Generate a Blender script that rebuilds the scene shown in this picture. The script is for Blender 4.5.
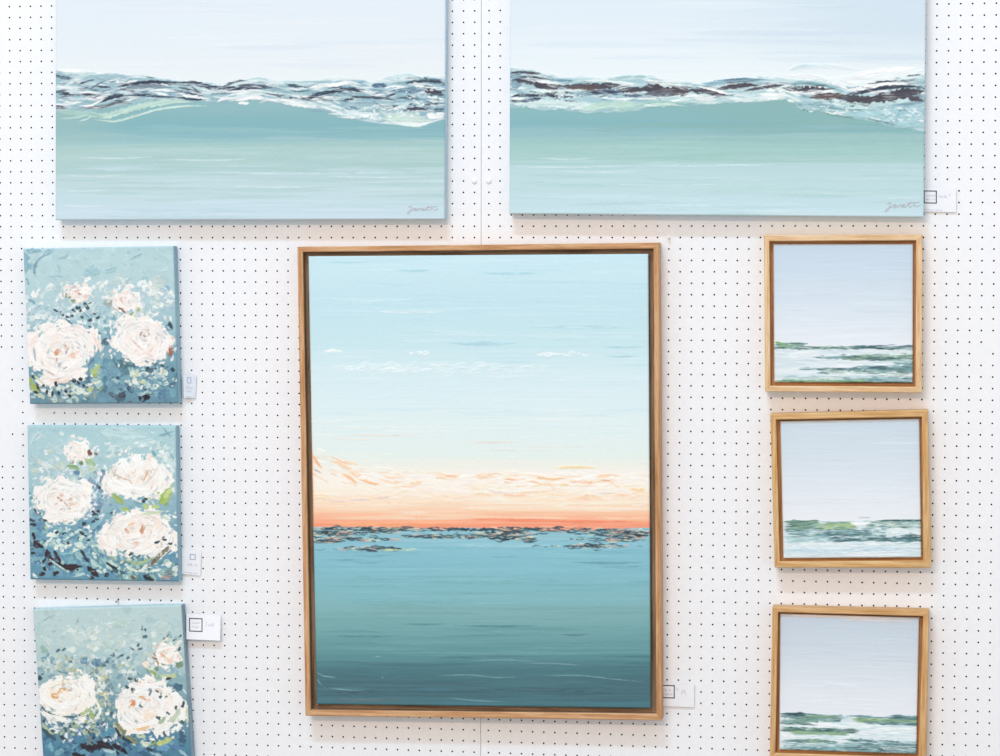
import bpy, math
import numpy as np
from mathutils import Matrix, Vector

scene = bpy.context.scene
for o in list(bpy.data.objects):
    bpy.data.objects.remove(o, do_unlink=True)
COL = scene.collection

# ------------------------------------------------------------------ camera
ZOFF = 1.5
F_PX = 2600.0
CAM_LOC = Vector((1.0143509, -5.7779305, 0.2824851 + ZOFF))
RIGHT = Vector((0.98658271, 0.16325834, 0.00112861))
UP = Vector((-0.00859134, 0.04501236, 0.99894949))
BACK = Vector((0.16303603, -0.98555599, 0.04581102))
cam_data = bpy.data.cameras.new('camera')
cam = bpy.data.objects.new('camera', cam_data)
COL.objects.link(cam)
cam_data.sensor_fit = 'HORIZONTAL'
cam_data.sensor_width = 36.0
cam_data.lens = 36.0 * F_PX / 1000.0
cam_data.clip_start = 0.05
cam.matrix_world = Matrix(((RIGHT.x, UP.x, BACK.x, CAM_LOC.x),
                           (RIGHT.y, UP.y, BACK.y, CAM_LOC.y),
                           (RIGHT.z, UP.z, BACK.z, CAM_LOC.z),
                           (0, 0, 0, 1)))
scene.camera = cam

# ------------------------------------------------------------------ light and exposure
world = bpy.data.worlds.new('soft_room_light')
scene.world = world
world.use_nodes = True
bg = world.node_tree.nodes['Background']
bg.inputs['Color'].default_value = (0.965, 0.98, 1.0, 1)
bg.inputs['Strength'].default_value = 0.785

def area(name, loc, target, size, power, color):
    d = bpy.data.lights.new(name, 'AREA')
    d.shape = 'RECTANGLE'
    d.size, d.size_y = size
    d.energy = power
    d.color = color
    o = bpy.data.objects.new(name, d)
    COL.objects.link(o)
    o.location = loc
    o.rotation_euler = (Vector(target) - Vector(loc)).to_track_quat('-Z', 'Y').to_euler()
    return o

TGT = Vector((0.0, 0.0, ZOFF))
# a long cool daylight opening high in front, a long warm strip lamp lower down
KEY_DIR = Vector((-3.0, -19.3, 26.0)).normalized()
WARM_DIR = Vector((-2.6, -19.3, 6.8)).normalized()
area('skylight', TGT + KEY_DIR * 11.0, TGT, (3.4, 0.55), 475, (0.50, 0.76, 1.0))
area('spot_lamp', TGT + WARM_DIR * 11.0, TGT, (3.8, 0.6), 290, (1.0, 0.70, 0.50))

scene.view_settings.view_transform = 'Standard'
scene.view_settings.look = 'None'
scene.view_settings.exposure = 0.10
scene.view_settings.gamma = 1.0
scene.view_settings.use_curve_mapping = False

# ------------------------------------------------------------------ helpers
LIT = np.array([1.045, 1.06, 1.09])      # light level on the wall, to pick pigment from

def srgb(h):
    h = h.lstrip('#')
    return np.array([int(h[i:i + 2], 16) / 255.0 for i in (0, 2, 4)])

def lin(c):
    c = np.asarray(c, float)
    return np.where(c <= 0.04045, c / 12.92, ((c + 0.055) / 1.055) ** 2.4)

def pig(h):
    return np.clip(lin(srgb(h)) / LIT, 0, 0.93)

def at(x, y, d=0.0):
    """point at d metres off the board, seen at x, y of the 1000 x 756 frame"""
    r = RIGHT * ((x - 500) / F_PX) - UP * ((y - 378) / F_PX) - BACK
    t = (-d - CAM_LOC.y) / r.y
    return CAM_LOC + r * t

def link(name, me, mats, parent=None):
    o = bpy.data.objects.new(name, me)
    COL.objects.link(o)
    for m in (mats if isinstance(mats, (list, tuple)) else [mats]):
        me.materials.append(m)
    if parent is not None:
        o.parent = parent
        o.matrix_parent_inverse = Matrix.Identity(4)
    return o

def mesh(name, verts, faces, mats, parent=None, origin=(0, 0, 0), idx=None, smooth=False):
    me = bpy.data.meshes.new(name)
    ox = Vector(origin)
    me.from_pydata([tuple(Vector(v) - ox) for v in verts], [], faces)
    if idx is not None:
        me.polygons.foreach_set('material_index', idx)
    if smooth:
        me.polygons.foreach_set('use_smooth', [True] * len(me.polygons))
    me.update()
    return link(name, me, mats, parent)

def thing(name, loc, label, cat, group=None):
    o = bpy.data.objects.new(name, None)
    COL.objects.link(o)
    o.location = loc
    o.empty_display_size = 0.05
    tag(o, label, cat, group)
    return o

def tag(o, label, cat, group=None):
    o['label'] = label
    o['category'] = cat
    if group:
        o['group'] = group

def new_mat(name, rough=0.6, spec=0.3):
    m = bpy.data.materials.new(name)
    m.use_nodes = True
    nt = m.node_tree
    b = nt.nodes['Principled BSDF']
    b.inputs['Roughness'].default_value = rough
    b.inputs['Specular IOR Level'].default_value = spec
    return m, nt, b

def noise_mat(name, c1, c2, scale=(20, 20, 20), rough=0.6, spec=0.3, bump=0.0, detail=4, lo=0.35, hi=0.65, bscale=1.0):
    m, nt, b = new_mat(name, rough, spec)
    tc = nt.nodes.new('ShaderNodeTexCoord')
    mp = nt.nodes.new('ShaderNodeMapping')
    mp.inputs['Scale'].default_value = scale
    nz = nt.nodes.new('ShaderNodeTexNoise')
    nz.inputs['Scale'].default_value = 1.0
    nz.inputs['Detail'].default_value = detail
    cr = nt.nodes.new('ShaderNodeValToRGB')
    cr.color_ramp.elements[0].position = lo
    cr.color_ramp.elements[1].position = hi
    cr.color_ramp.elements[0].color = (*c1, 1)
    cr.color_ramp.elements[1].color = (*c2, 1)
    nt.links.new(tc.outputs['Object'], mp.inputs['Vector'])
    nt.links.new(mp.outputs['Vector'], nz.inputs['Vector'])
    nt.links.new(nz.outputs['Fac'], cr.inputs['Fac'])
    nt.links.new(cr.outputs['Color'], b.inputs['Base Color'])
    if bump:
        bp = nt.nodes.new('ShaderNodeBump')
        bp.inputs['Strength'].default_value = bump
        bp.inputs['Distance'].default_value = 0.001 * bscale
        nt.links.new(nz.outputs['Fac'], bp.inputs['Height'])
        nt.links.new(bp.outputs['Normal'], b.inputs['Normal'])
    return m

def wood_mat(name, base, dark, light, along, rough=0.55):
    """straight-grained timber; the grain runs along 'x' or 'z' of the board"""
    m, nt, b = new_mat(name, rough, 0.3)
    tc = nt.nodes.new('ShaderNodeTexCoord')
    def nz(sc, det):
        mp = nt.nodes.new('ShaderNodeMapping')
        mp.inputs['Scale'].default_value = (sc[0], sc[1], sc[1]) if along == 'x' else (sc[1], sc[1], sc[0])
        n = nt.nodes.new('ShaderNodeTexNoise')
        n.inputs['Scale'].default_value = 1.0
        n.inputs['Detail'].default_value = det
        nt.links.new(tc.outputs['Object'], mp.inputs['Vector'])
        nt.links.new(mp.outputs['Vector'], n.inputs['Vector'])
        return n
    n1 = nz((7, 160), 3)
    n2 = nz((30, 500), 2)
    n3 = nz((3, 12), 1)
    r1 = nt.nodes.new('ShaderNodeValToRGB')
    r1.color_ramp.elements[0].position = 0.36
    r1.color_ramp.elements[0].color = (*dark, 1)
    r1.color_ramp.elements[1].position = 0.62
    r1.color_ramp.elements[1].color = (*light, 1)
    e = r1.color_ramp.elements.new(0.5)
    e.color = (*base, 1)
    nt.links.new(n1.outputs['Fac'], r1.inputs['Fac'])
    mx = nt.nodes.new('ShaderNodeMix'); mx.data_type = 'RGBA'; mx.blend_type = 'MULTIPLY'
    r2 = nt.nodes.new('ShaderNodeValToRGB')
    r2.color_ramp.elements[0].position = 0.38
    r2.color_ramp.elements[0].color = (0.72, 0.66, 0.6, 1)
    r2.color_ramp.elements[1].position = 0.55
    r2.color_ramp.elements[1].color = (1, 1, 1, 1)
    nt.links.new(n2.outputs['Fac'], r2.inputs['Fac'])
    mx.inputs[0].default_value = 0.55
    nt.links.new(r1.outputs['Color'], mx.inputs[6])
    nt.links.new(r2.outputs['Color'], mx.inputs[7])
    mx2 = nt.nodes.new('ShaderNodeMix'); mx2.data_type = 'RGBA'; mx2.blend_type = 'MULTIPLY'
    r3 = nt.nodes.new('ShaderNodeValToRGB')
    r3.color_ramp.elements[0].position = 0.3
    r3.color_ramp.elements[0].color = (0.86, 0.84, 0.8, 1)
    r3.color_ramp.elements[1].position = 0.7
    r3.color_ramp.elements[1].color = (1, 1, 1, 1)
    nt.links.new(n3.outputs['Fac'], r3.inputs['Fac'])
    mx2.inputs[0].default_value = 0.8
    nt.links.new(mx.outputs[2], mx2.inputs[6])
    nt.links.new(r3.outputs['Color'], mx2.inputs[7])
    nt.links.new(mx2.outputs[2], b.inputs['Base Color'])
    bp = nt.nodes.new('ShaderNodeBump')
    bp.inputs['Strength'].default_value = 0.25
    bp.inputs['Distance'].default_value = 0.0006
    nt.links.new(n2.outputs['Fac'], bp.inputs['Height'])
    nt.links.new(bp.outputs['Normal'], b.inputs['Normal'])
    return m

def paint_mat(name):
    """oil paint: pigment per brush mark plus fine canvas weave"""
    m, nt, b = new_mat(name, 0.5, 0.18)
    at_ = nt.nodes.new('ShaderNodeAttribute')
    at_.attribute_name = 'pigment'
    tc = nt.nodes.new('ShaderNodeTexCoord')
    nz = nt.nodes.new('ShaderNodeTexNoise')
    nz.inputs['Scale'].default_value = 420
    nz.inputs['Detail'].default_value = 2
    hs = nt.nodes.new('ShaderNodeMix'); hs.data_type = 'RGBA'; hs.blend_type = 'MULTIPLY'
    rr = nt.nodes.new('ShaderNodeValToRGB')
    rr.color_ramp.elements[0].position = 0.3
    rr.color_ramp.elements[0].color = (0.95, 0.955, 0.96, 1)
    rr.color_ramp.elements[1].position = 0.7
    rr.color_ramp.elements[1].color = (1, 1, 1, 1)
    nt.links.new(tc.outputs['Object'], nz.inputs['Vector'])
    nt.links.new(nz.outputs['Fac'], rr.inputs['Fac'])
    hs.inputs[0].default_value = 1.0
    nt.links.new(at_.outputs['Color'], hs.inputs[6])
    nt.links.new(rr.outputs['Color'], hs.inputs[7])
    nt.links.new(hs.outputs[2], b.inputs['Base Color'])
    bp = nt.nodes.new('ShaderNodeBump')
    bp.inputs['Strength'].default_value = 0.12
    bp.inputs['Distance'].default_value = 0.0005
    nt.links.new(nz.outputs['Fac'], bp.inputs['Height'])
    nt.links.new(bp.outputs['Normal'], b.inputs['Normal'])
    return m

PAINT = paint_mat('oil_paint')

# ------------------------------------------------------------------ pegboard walls
M_BOARD = noise_mat('white_painted_hardboard', (0.86, 0.865, 0.875), (0.885, 0.89, 0.90), (60, 60, 60), 0.55, 0.2, 0.15)
M_HOLE = noise_mat('raw_hardboard_edge', (0.10, 0.085, 0.08), (0.16, 0.14, 0.13), (300, 300, 300), 0.9, 0.05)
M_BACK = noise_mat('hole_shade_black', (0.02, 0.02, 0.022), (0.04, 0.04, 0.042), (10, 10, 10), 0.95, 0.02)  # near black, puts the shade seen through the holes into the colour
M_FLOOR = noise_mat('grey_floor', (0.34, 0.32, 0.30), (0.42, 0.40, 0.37), (9, 9, 9), 0.85, 0.2)
P = 0.0254
HOLE_R = 0.0021
TH = 0.005

def pegboard(name, x_first, ncol, x_lo, x_hi, skip, z_lo, z_hi, row0, nrow):
    """one perforated sheet; holes every inch are real through-holes"""
    V, Fc, MI = [], [], []
    xs = [x_lo] + [x_first + (i + 0.5) * P for i in range(ncol - 1)] + [x_hi]
    zs = [z_hi] + [-(row0 + r + 0.5 - 34) * P + ZOFF for r in range(nrow - 1)] + [z_lo]
    g = {}
    for r in range(nrow + 1):
        for i in range(ncol + 1):
            g[(i, r)] = len(V)
            V.append((xs[i], 0.0, zs[r]))
    dirs = [(-1, 1), (0, 1.41421), (1, 1), (1.41421, 0), (1, -1), (0, -1.41421), (-1, -1), (-1.41421, 0)]
    k = HOLE_R / 1.41421
    for r in range(nrow):
        z = -(row0 + r - 34) * P + ZOFF
        for i in range(ncol):
            x = x_first + i * P
            c = [g[(i, r)], g[(i + 1, r)], g[(i + 1, r + 1)], g[(i, r + 1)]]
            if (i, row0 + r) in skip:
                Fc.append((c[3], c[2], c[1], c[0])); MI.append(0)
                continue
            f = len(V)
            for dx, dz in dirs:
                V.append((x + dx * k, 0.0, z + dz * k))
            for dx, dz in dirs:
                V.append((x + dx * k, TH, z + dz * k))
            for q in range(4):
                a, b2, c2 = f + 2 * q, f + 2 * q + 1, f + (2 * q + 2) % 8
                Fc.append((a, b2, c2, c[(q + 1) % 4], c[q])); MI.append(0)
            for q in range(8):
                n = (q + 1) % 8
                Fc.append((f + q, f + 8 + q, f + 8 + n, f + n)); MI.append(1)
    # sheet edges
    e = len(V)
    for (x, z) in ((x_lo, z_hi), (x_hi, z_hi), (x_hi, z_lo), (x_lo, z_lo)):
        V += [(x, 0, z), (x, TH, z)]
    for q in range(4):
        n = (q + 1) % 4
        Fc.append((e + 2 * q, e + 2 * q + 1, e + 2 * n + 1, e + 2 * n)); MI.append(0)
    o = mesh(name, V, Fc, [M_BOARD, M_HOLE], origin=(0, 0, ZOFF), idx=MI)
    o.location = (0, 0, ZOFF)
    o['kind'] = 'structure'
    return o

SEAM = 0.0150
ROW0, NROW = -6, 97
ztop = -(ROW0 - 0.6 - 34) * P + ZOFF
zbot = 0.0
skipL = {(0, 32), (1, 32), (0, 33), (0, 34), (0, 35), (0, 36), (1, 36), (0, 37), (1, 37), (3, 37), (4, 37),
         (0, 38), (1, 38), (0, 39), (0, 40), (1, 40), (0, 41), (1, 41), (44, 16)}
# left sheet: 48 columns, the 3 leftmost lie outside the view
skipL = {(i + 3, r) for i, r in skipL}
pegboard('wall_left', -47 * P, 48, -47.6 * P, SEAM - 0.0005, skipL, zbot, ztop, ROW0, NROW)
skipR = {(44, 30), (43, 31), (0, 16), (16, 21)}
XR0 = 1.28998 * P
pegboard('wall_right', XR0, 48, SEAM + 0.0005, XR0 + 47.6 * P, skipR, zbot, ztop, ROW0, NROW)

def box_v(x0, x1, y0, y1, z0, z1):
    v = [(x0, y0, z0), (x1, y0, z0), (x1, y1, z0), (x0, y1, z0), (x0, y0, z1), (x1, y0, z1), (x1, y1, z1), (x0, y1, z1)]
    f = [(0, 3, 2, 1), (4, 5, 6, 7), (0, 1, 5, 4), (1, 2, 6, 5), (2, 3, 7, 6), (3, 0, 4, 7)]
    return v, f

v, f = box_v(-1.25, 1.29, 0.022, 0.05, 0.0, ztop)
o = mesh('added_backing', v, f, M_BACK); o['kind'] = 'structure'  # unseen sheet added behind the boards to keep the holes dark
v, f = box_v(-3.2, 3.2, -6.5, 0.6, -0.05, 0.0)
o = mesh('floor', v, f, M_FLOOR); o['kind'] = 'structure'

# ------------------------------------------------------------------ painting engine
RNG = np.random.default_rng(7)
NT = RNG.random((256, 256))

def tnoise(a, b):
    """smooth tiling value noise"""
    a = np.asarray(a, float); b = np.asarray(b, float)
    ia = np.floor(a).astype(int); ib = np.floor(b).astype(int)
    fa = a - ia; fb = b - ib
    fa = fa * fa * (3 - 2 * fa); fb = fb * fb * (3 - 2 * fb)
    g = lambda p, q: NT[p & 255, q & 255]
    return (g(ia, ib) * (1 - fa) * (1 - fb) + g(ia + 1, ib) * fa * (1 - fb)
            + g(ia, ib + 1) * (1 - fa) * fb + g(ia + 1, ib + 1) * fa * fb)

def sstep(a, b, x):
    t = np.clip((x - a) / (b - a), 0, 1)
    return t * t * (3 - 2 * t)

def hom4(src, dst):
    A = []
    for (x, y), (u, w) in zip(src, dst):
        A.append([x, y, 1, 0, 0, 0, -u * x, -u * y, -u])
        A.append([0, 0, 0, x, y, 1, -w * x, -w * y, -w])
    return np.linalg.svd(np.array(A))[2][-1].reshape(3, 3)

def spline(pts, n):
    p = np.asarray(pts, float)
    if len(p) == 2:
        t = np.linspace(0, 1, n)[:, None]
        return p[0] * (1 - t) + p[1] * t
    q = np.vstack([2 * p[0] - p[1], p, 2 * p[-1] - p[-2]])
    out = []
    for s in np.linspace(0, len(p) - 1 - 1e-6, n):
        i = int(s); t = s - i
        a, b, c, d = q[i], q[i + 1], q[i + 2], q[i + 3]
        out.append(0.5 * ((2 * b) + (c - a) * t + (2 * a - 5 * b + 4 * c - d) * t * t + (3 * b - a - 3 * c + d) * t ** 3))
    return np.array(out)

class Painting:
    """pigment and relief laid down stroke by stroke on one canvas"""
    def __init__(self, quad, depth, S, seed=1, lit=(1.0, 1.0, 1.02)):
        self.lit = np.array(lit) * np.array([1.0, 1.035, 1.055])
        self.quad, self.depth, self.S = quad, depth, S
        tl, tr, br, bl = [np.array(q, float) for q in quad]
        self.W = (np.linalg.norm(tr - tl) + np.linalg.norm(br - bl)) / 2
        self.H = (np.linalg.norm(bl - tl) + np.linalg.norm(br - tr)) / 2
        self.nx, self.ny = int(self.W * S), int(self.H * S)
        self.M = hom4(quad, [(0, 0), (self.W, 0), (self.W, self.H), (0, self.H)])
        self.rng = np.random.default_rng(seed)
        self.C = np.zeros((self.ny, self.nx, 3))
        self.Hh = np.zeros((self.ny, self.nx))
        xs = (np.arange(self.nx) + 0.5) / self.nx * self.W
        ys = (np.arange(self.ny) + 0.5) / self.ny * self.H
        self.X, self.Y = np.meshgrid(xs, ys)
        # every cell's place in the photograph frame
        Mi = np.linalg.inv(self.M)
        w = Mi[2, 0] * self.X + Mi[2, 1] * self.Y + Mi[2, 2]
        self.PX = (Mi[0, 0] * self.X + Mi[0, 1] * self.Y + Mi[0, 2]) / w
        self.PY = (Mi[1, 0] * self.X + Mi[1, 1] * self.Y + Mi[1, 2]) / w

    def loc(self, pts):
        p = np.asarray(pts, float)
        w = self.M[2, 0] * p[:, 0] + self.M[2, 1] * p[:, 1] + self.M[2, 2]
        return np.stack([(self.M[0, 0] * p[:, 0] + self.M[0, 1] * p[:, 1] + self.M[0, 2]) / w,
                         (self.M[1, 0] * p[:, 0] + self.M[1, 1] * p[:, 1] + self.M[1, 2]) / w], 1)

    def streaks(self, lx, ly, seed):
        return tnoise(self.PX / lx + seed * 17.3, self.PY / ly + seed * 31.7)

    def grad(self, stops, wob=4.0, lx=90, ly=3.0, seed=1, mask=None, yoff=0.0):
        n = (self.streaks(lx, ly, seed) - .5) * 2 + (self.streaks(lx * .4, ly * .5, seed + 3) - .5)
        y = self.PY + wob * n + yoff
        ys = [s[0] for s in stops]
        cs = np.array([srgb(s[1]) for s in stops])
        g = np.stack([np.interp(y, ys, cs[:, k]) for k in range(3)], 2)
        if mask is None:
            self.C[:] = g
        else:
            self.C = self.C * (1 - mask[..., None]) + g * mask[..., None]

    def stroke(self, pts, w, col, a=1.0, col2=None, dry=0.0, taper=(0.25, 0.35), h=0.3, rag=0.25, br=0.05, soft=0.5):
        rng = self.rng
        L = self.loc(pts)
        seglen = np.sum(np.linalg.norm(np.diff(L, axis=0), axis=1)) + 1e-6
        n = int(max(6, min(220, seglen * 1.2)))
        sp = spline(L, n)
        pad = w + 1.5
        x0, x1 = sp[:, 0].min() - pad, sp[:, 0].max() + pad
        y0, y1 = sp[:, 1].min() - pad, sp[:, 1].max() + pad
        i0 = max(0, int(x0 / self.W * self.nx)); i1 = min(self.nx, int(x1 / self.W * self.nx) + 2)
        j0 = max(0, int(y0 / self.H * self.ny)); j1 = min(self.ny, int(y1 / self.H * self.ny) + 2)
        if i1 <= i0 or j1 <= j0:
            return
        X = self.X[j0:j1, i0:i1]; Y = self.Y[j0:j1, i0:i1]
        best = np.full(X.shape, 1e9); bi = np.zeros(X.shape, int)
        for k in range(n):
            d2 = (X - sp[k, 0]) ** 2 + (Y - sp[k, 1]) ** 2
            m = d2 < best
            best[m] = d2[m]; bi[m] = k
        tan = np.gradient(sp, axis=0)
        tan /= (np.linalg.norm(tan, axis=1, keepdims=True) + 1e-9)
        dx = X - sp[bi, 0]; dy = Y - sp[bi, 1]
        sd = -dx * tan[bi, 1] + dy * tan[bi, 0]
        dist = np.sqrt(best)
        t = bi / (n - 1)
        along = t * seglen
        s1, s2 = rng.random(2) * 200
        prof = sstep(-0.02, taper[0] + 1e-3, t) ** .6 * (1 - sstep(1 - taper[1] - 1e-3, 1.02, t)) ** .6 if sum(taper) > 0 else np.ones_like(t)
        ragn = 1 + rag * (tnoise(along / 2.2 + s1, np.sign(sd) * 3 + s2) - .5) * 2
        hw = 0.5 * w * prof * ragn + 0.02
        m = 1 - sstep(hw - soft, hw + soft, dist)
        if dry > 0:
            bn = tnoise(along / 7.0 + s2, sd * 1.5 + s1)
            m = m * sstep(dry - .18, dry + .12, bn + .25 * (1 - t))
        m = m * a
        if m.max() <= 0.01:
            return
        bn = tnoise(along / 9.0 + s1, sd * 1.25 + s2)
        c = np.asarray(col)[None, None, :] + (bn[..., None] - .5) * 2 * br
        if col2 is not None:
            mixn = sstep(.35, .65, tnoise(along / 14.0 + s2 * 2, sd * .9 + s1))
            c = c * (1 - mixn[..., None]) + (np.asarray(col2)[None, None, :] + (bn[..., None] - .5) * br) * mixn[..., None]
        M3 = m[..., None]
        self.C[j0:j1, i0:i1] = self.C[j0:j1, i0:i1] * (1 - M3) + c * M3
        edge = sstep(.3, .95, np.abs(sd) / (hw + 1e-6))
        hh = h * (.55 + .35 * edge + .5 * (bn - .5))
        H0 = self.Hh[j0:j1, i0:i1]
        self.Hh[j0:j1, i0:i1] = H0 * (1 - .55 * m) + hh * m

    def S_(self, pts, w, hexc, **k):
        if 'c2' in k:
            k['col2'] = srgb(k.pop('c2'))
        self.stroke(pts, w, srgb(hexc), **k)

    def dab(self, x, y, hexc, w=3, l=5, ang=None, **k):
        a = self.rng.uniform(0, math.pi) if ang is None else math.radians(ang)
        c, s = math.cos(a) * l / 2, -math.sin(a) * l / 2
        b = self.rng.normal(0, .18) * l
        k.setdefault('rag', .6); k.setdefault('taper', (.3, .3)); k.setdefault('h', .35)
        self.S_([(x - c, y - s), (x + s * b / l, y + c * b / l), (x + c, y + s)], w, hexc, **k)

    def dabs(self, cx, cy, rx, ry, n, cols, w=(1.5, 4), l=(3, 8), ang=None, spread=30, **k):
        for _ in range(n):
            r = math.sqrt(self.rng.random()); t = self.rng.random() * 2 * math.pi
            a = None if ang is None else ang + self.rng.normal(0, spread)
            self.dab(cx + rx * r * math.cos(t), cy + ry * r * math.sin(t), cols[self.rng.integers(len(cols))],
                     self.rng.uniform(*w), self.rng.uniform(*l), a, **k)

    def smear(self, n, off=5, w=(.8, 2.2), l=(2.5, 7), ang=None, spread=30, jit=.025, a=.85, region=None, h=.4):
        """drag neighbouring wet colour about with the knife"""
        rng = self.rng
        Mi = np.linalg.inv(self.M)
        cnt = 0
        while cnt < n:
            cnt += 1
            u, v = rng.random(2) * (self.W, self.H)
            d = Mi @ (u, v, 1.0); x, y = d[0] / d[2], d[1] / d[2]
            if region is not None and not region(x, y):
                continue
            t = rng.random() * 6.283
            i = int(np.clip((u + off * math.cos(t)) / self.W * self.nx, 0, self.nx - 1))
            j = int(np.clip((v + off * math.sin(t)) / self.H * self.ny, 0, self.ny - 1))
            c = np.clip(self.C[j, i] + rng.normal(0, jit), 0, 1)
            aa = rng.uniform(0, math.pi) if ang is None else math.radians((ang(x, y) if callable(ang) else ang) + rng.normal(0, spread))
            L = rng.uniform(*l)
            dx, dy = math.cos(aa) * L / 2, -math.sin(aa) * L / 2
            self.stroke([(x - dx, y - dy), (x + rng.normal(0, .3), y + rng.normal(0, .3)), (x + dx, y + dy)], rng.uniform(*w), c, a=a, h=h, rag=.5,
                        taper=(.25, .4), br=.03, dry=rng.uniform(0, .25))

    def rose(self, cx, cy, rx, ry, pal, edge, core=(), sx=0.0, sy=0.0, rings=6, base='FBF7F4', back=None):
        """overlapping palette-knife petals wound round a heart set off-centre by sx, sy"""
        rng = self.rng
        rx *= 1.08; ry *= 1.08
        ph = rng.random(4) * 6.283
        def R(th):
            return 1 + .09 * math.sin(3 * th + ph[0]) + .08 * math.sin(5 * th + ph[1]) + .04 * math.sin(8 * th + ph[2])
        big = rx > 20
        # loose ground
        for k in range(34):
            th = rng.random() * 6.283; q = math.sqrt(rng.random()) * .80 * R(th)
            self.dab(cx + rx * q * math.cos(th), cy + ry * q * math.sin(th), base, ry * .42, rx * .5,
                     math.degrees(-th) + 90 + rng.normal(0, 25), h=.25, br=.03)
        # knife-laid petals, outside in
        n = 95 if big else 34
        for k in range(n):
            q = (1 - k / n) ** .75 * .93 + .05
            th = rng.random() * 6.283
            ox, oy = sx * (1 - q), sy * (1 - q)
            r0 = q * R(th) * rng.uniform(.86, 1.06)
            x = cx + ox + rx * r0 * .9 * math.cos(th); y = cy + oy + ry * r0 * .9 * math.sin(th)
            ta = math.atan2(-ry * math.cos(th), -rx * math.sin(th) * -1) if False else math.atan2(ry * math.cos(th), -rx * math.sin(th))
            ta += rng.normal(0, .28)
            L = rx * rng.uniform(.28, .62) * (.45 + .55 * q)
            cv = rng.uniform(.02, .22) * L
            nx_, ny_ = math.cos(th), math.sin(th)
            tx, ty = math.cos(ta) * L / 2, math.sin(ta) * L / 2
            c = pal[rng.integers(len(pal))]; c2 = pal[rng.integers(len(pal))]
            w = ry * rng.uniform(.12, .30) * (.5 + .5 * q)
            self.S_([(x - tx - nx_ * cv, y - ty - ny_ * cv), (x, y), (x + tx - nx_ * cv, y + ty - ny_ * cv)], w, c, c2=c2,
                    taper=(rng.uniform(.05, .3), rng.uniform(.2, .5)), h=.6, br=.03, rag=.5)
            if rng.random() < .62:
                f = rng.choice([-1, 1]) * w * .5
                self.S_([(x - tx - nx_ * (cv - f), y - ty - ny_ * (cv - f)), (x + nx_ * f, y + ny_ * f), (x + tx * .8 - nx_ * (cv - f), y + ty * .8 - ny_ * (cv - f))],
                        rng.uniform(.5, 1.6), edge[rng.integers(len(edge))], a=rng.uniform(.5, .95), taper=(.3, .5), h=.2, rag=.6, dry=rng.uniform(0, .3))
        # ground colour dragged in over the rim
        for k in range(20 if big else 6):
            th = rng.random() * 6.283
            u, v = self.loc([(cx + rx * 1.28 * math.cos(th), cy + ry * 1.28 * math.sin(th))])[0]
            i = int(np.clip(u / self.W * self.nx, 0, self.nx - 1)); j = int(np.clip(v / self.H * self.ny, 0, self.ny - 1))
            c = self.C[j, i].copy(); q = R(th) * rng.uniform(.74, 1.0)
            a = -th + math.pi / 2 + rng.normal(0, .5); L = rng.uniform(3, 9)
            x = cx + rx * q * math.cos(th); y = cy + ry * q * math.sin(th)
            self.stroke([(x - math.cos(a) * L / 2, y + math.sin(a) * L / 2), (x + math.cos(a) * L / 2, y - math.sin(a) * L / 2)], rng.uniform(.8, 2.4), c, a=.85, h=.3, rag=.6, taper=(.3, .5))
        # broken rim: flecks of white outside
        for k in range(26 if big else 10):
            th = rng.random() * 6.283; q = R(th) * rng.uniform(.92, 1.22)
            self.dab(cx + rx * q * math.cos(th), cy + ry * q * math.sin(th), pal[rng.integers(len(pal))], rng.uniform(1, 3), rng.uniform(3, 8),
                     math.degrees(-th) + 90 + rng.normal(0, 35), a=.9)
        for (x, y, hx, w, l, a) in core:
            self.dab(x, y, hx, w * .8, l * .9, a, a=.9, dry=.1)
            for _ in range(2):
                self.dab(x + rng.normal(0, w * .4), y + rng.normal(0, w * .4), pal[rng.integers(len(pal))] if rng.random() < .6 else hx, w * .3, l * .6, a + rng.normal(0, 25), a=.85)

    def scribble(self, pts, w, hexc, a=.85):
        self.S_(pts, w, hexc, a=a, taper=(.02, .05), h=.35, rag=.3, br=.02)

    # ---- turn it into geometry
    def build(self, name, parent, base, relief=0.0011, mat=None):
        q = [at(x, y, self.depth) for x, y in self.quad]
        us = np.linspace(0, 1, self.nx); vs = np.linspace(0, 1, self.ny)
        U, V = np.meshgrid(us, vs)
        tl, tr, br, bl = [np.array(p) for p in q]
        Pn = (tl * ((1 - U) * (1 - V))[..., None] + tr * (U * (1 - V))[..., None]
              + br * (U * V)[..., None] + bl * ((1 - U) * V)[..., None])
        H = np.clip(self.Hh, 0, 1.6)
        # rolled canvas edge
        mm = np.minimum(np.minimum(U * self.W, (1 - U) * self.W), np.minimum(V * self.H, (1 - V) * self.H)) * 2.25
        roll = 0.0022 * (1 - np.clip(mm / 3.0, 0, 1)) ** 2
        weave = 0.00004 * np.sin(self.X * 9) * np.sin(self.Y * 9)
        Pn[..., 1] -= H * relief - roll + weave
        co = (Pn - np.array(base)).reshape(-1, 3).astype(np.float32)
        n = self.nx * self.ny
        idx = np.arange(n).reshape(self.ny, self.nx)
        fa = np.stack([idx[1:, :-1], idx[1:, 1:], idx[:-1, 1:], idx[:-1, :-1]], 2).reshape(-1, 4).astype(np.int32)
        me = bpy.data.meshes.new(name)
        me.vertices.add(n)
        me.vertices.foreach_set('co', co.ravel())
        me.loops.add(fa.size)
        me.loops.foreach_set('vertex_index', fa.ravel())
        me.polygons.add(len(fa))
        me.polygons.foreach_set('loop_start', np.arange(0, fa.size, 4, dtype=np.int32))
        me.polygons.foreach_set('use_smooth', np.ones(len(fa), dtype=bool))
        me.update(calc_edges=True)
        at_ = me.color_attributes.new('pigment', 'FLOAT_COLOR', 'POINT')
        rgba = np.ones((n, 4), np.float32)
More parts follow.
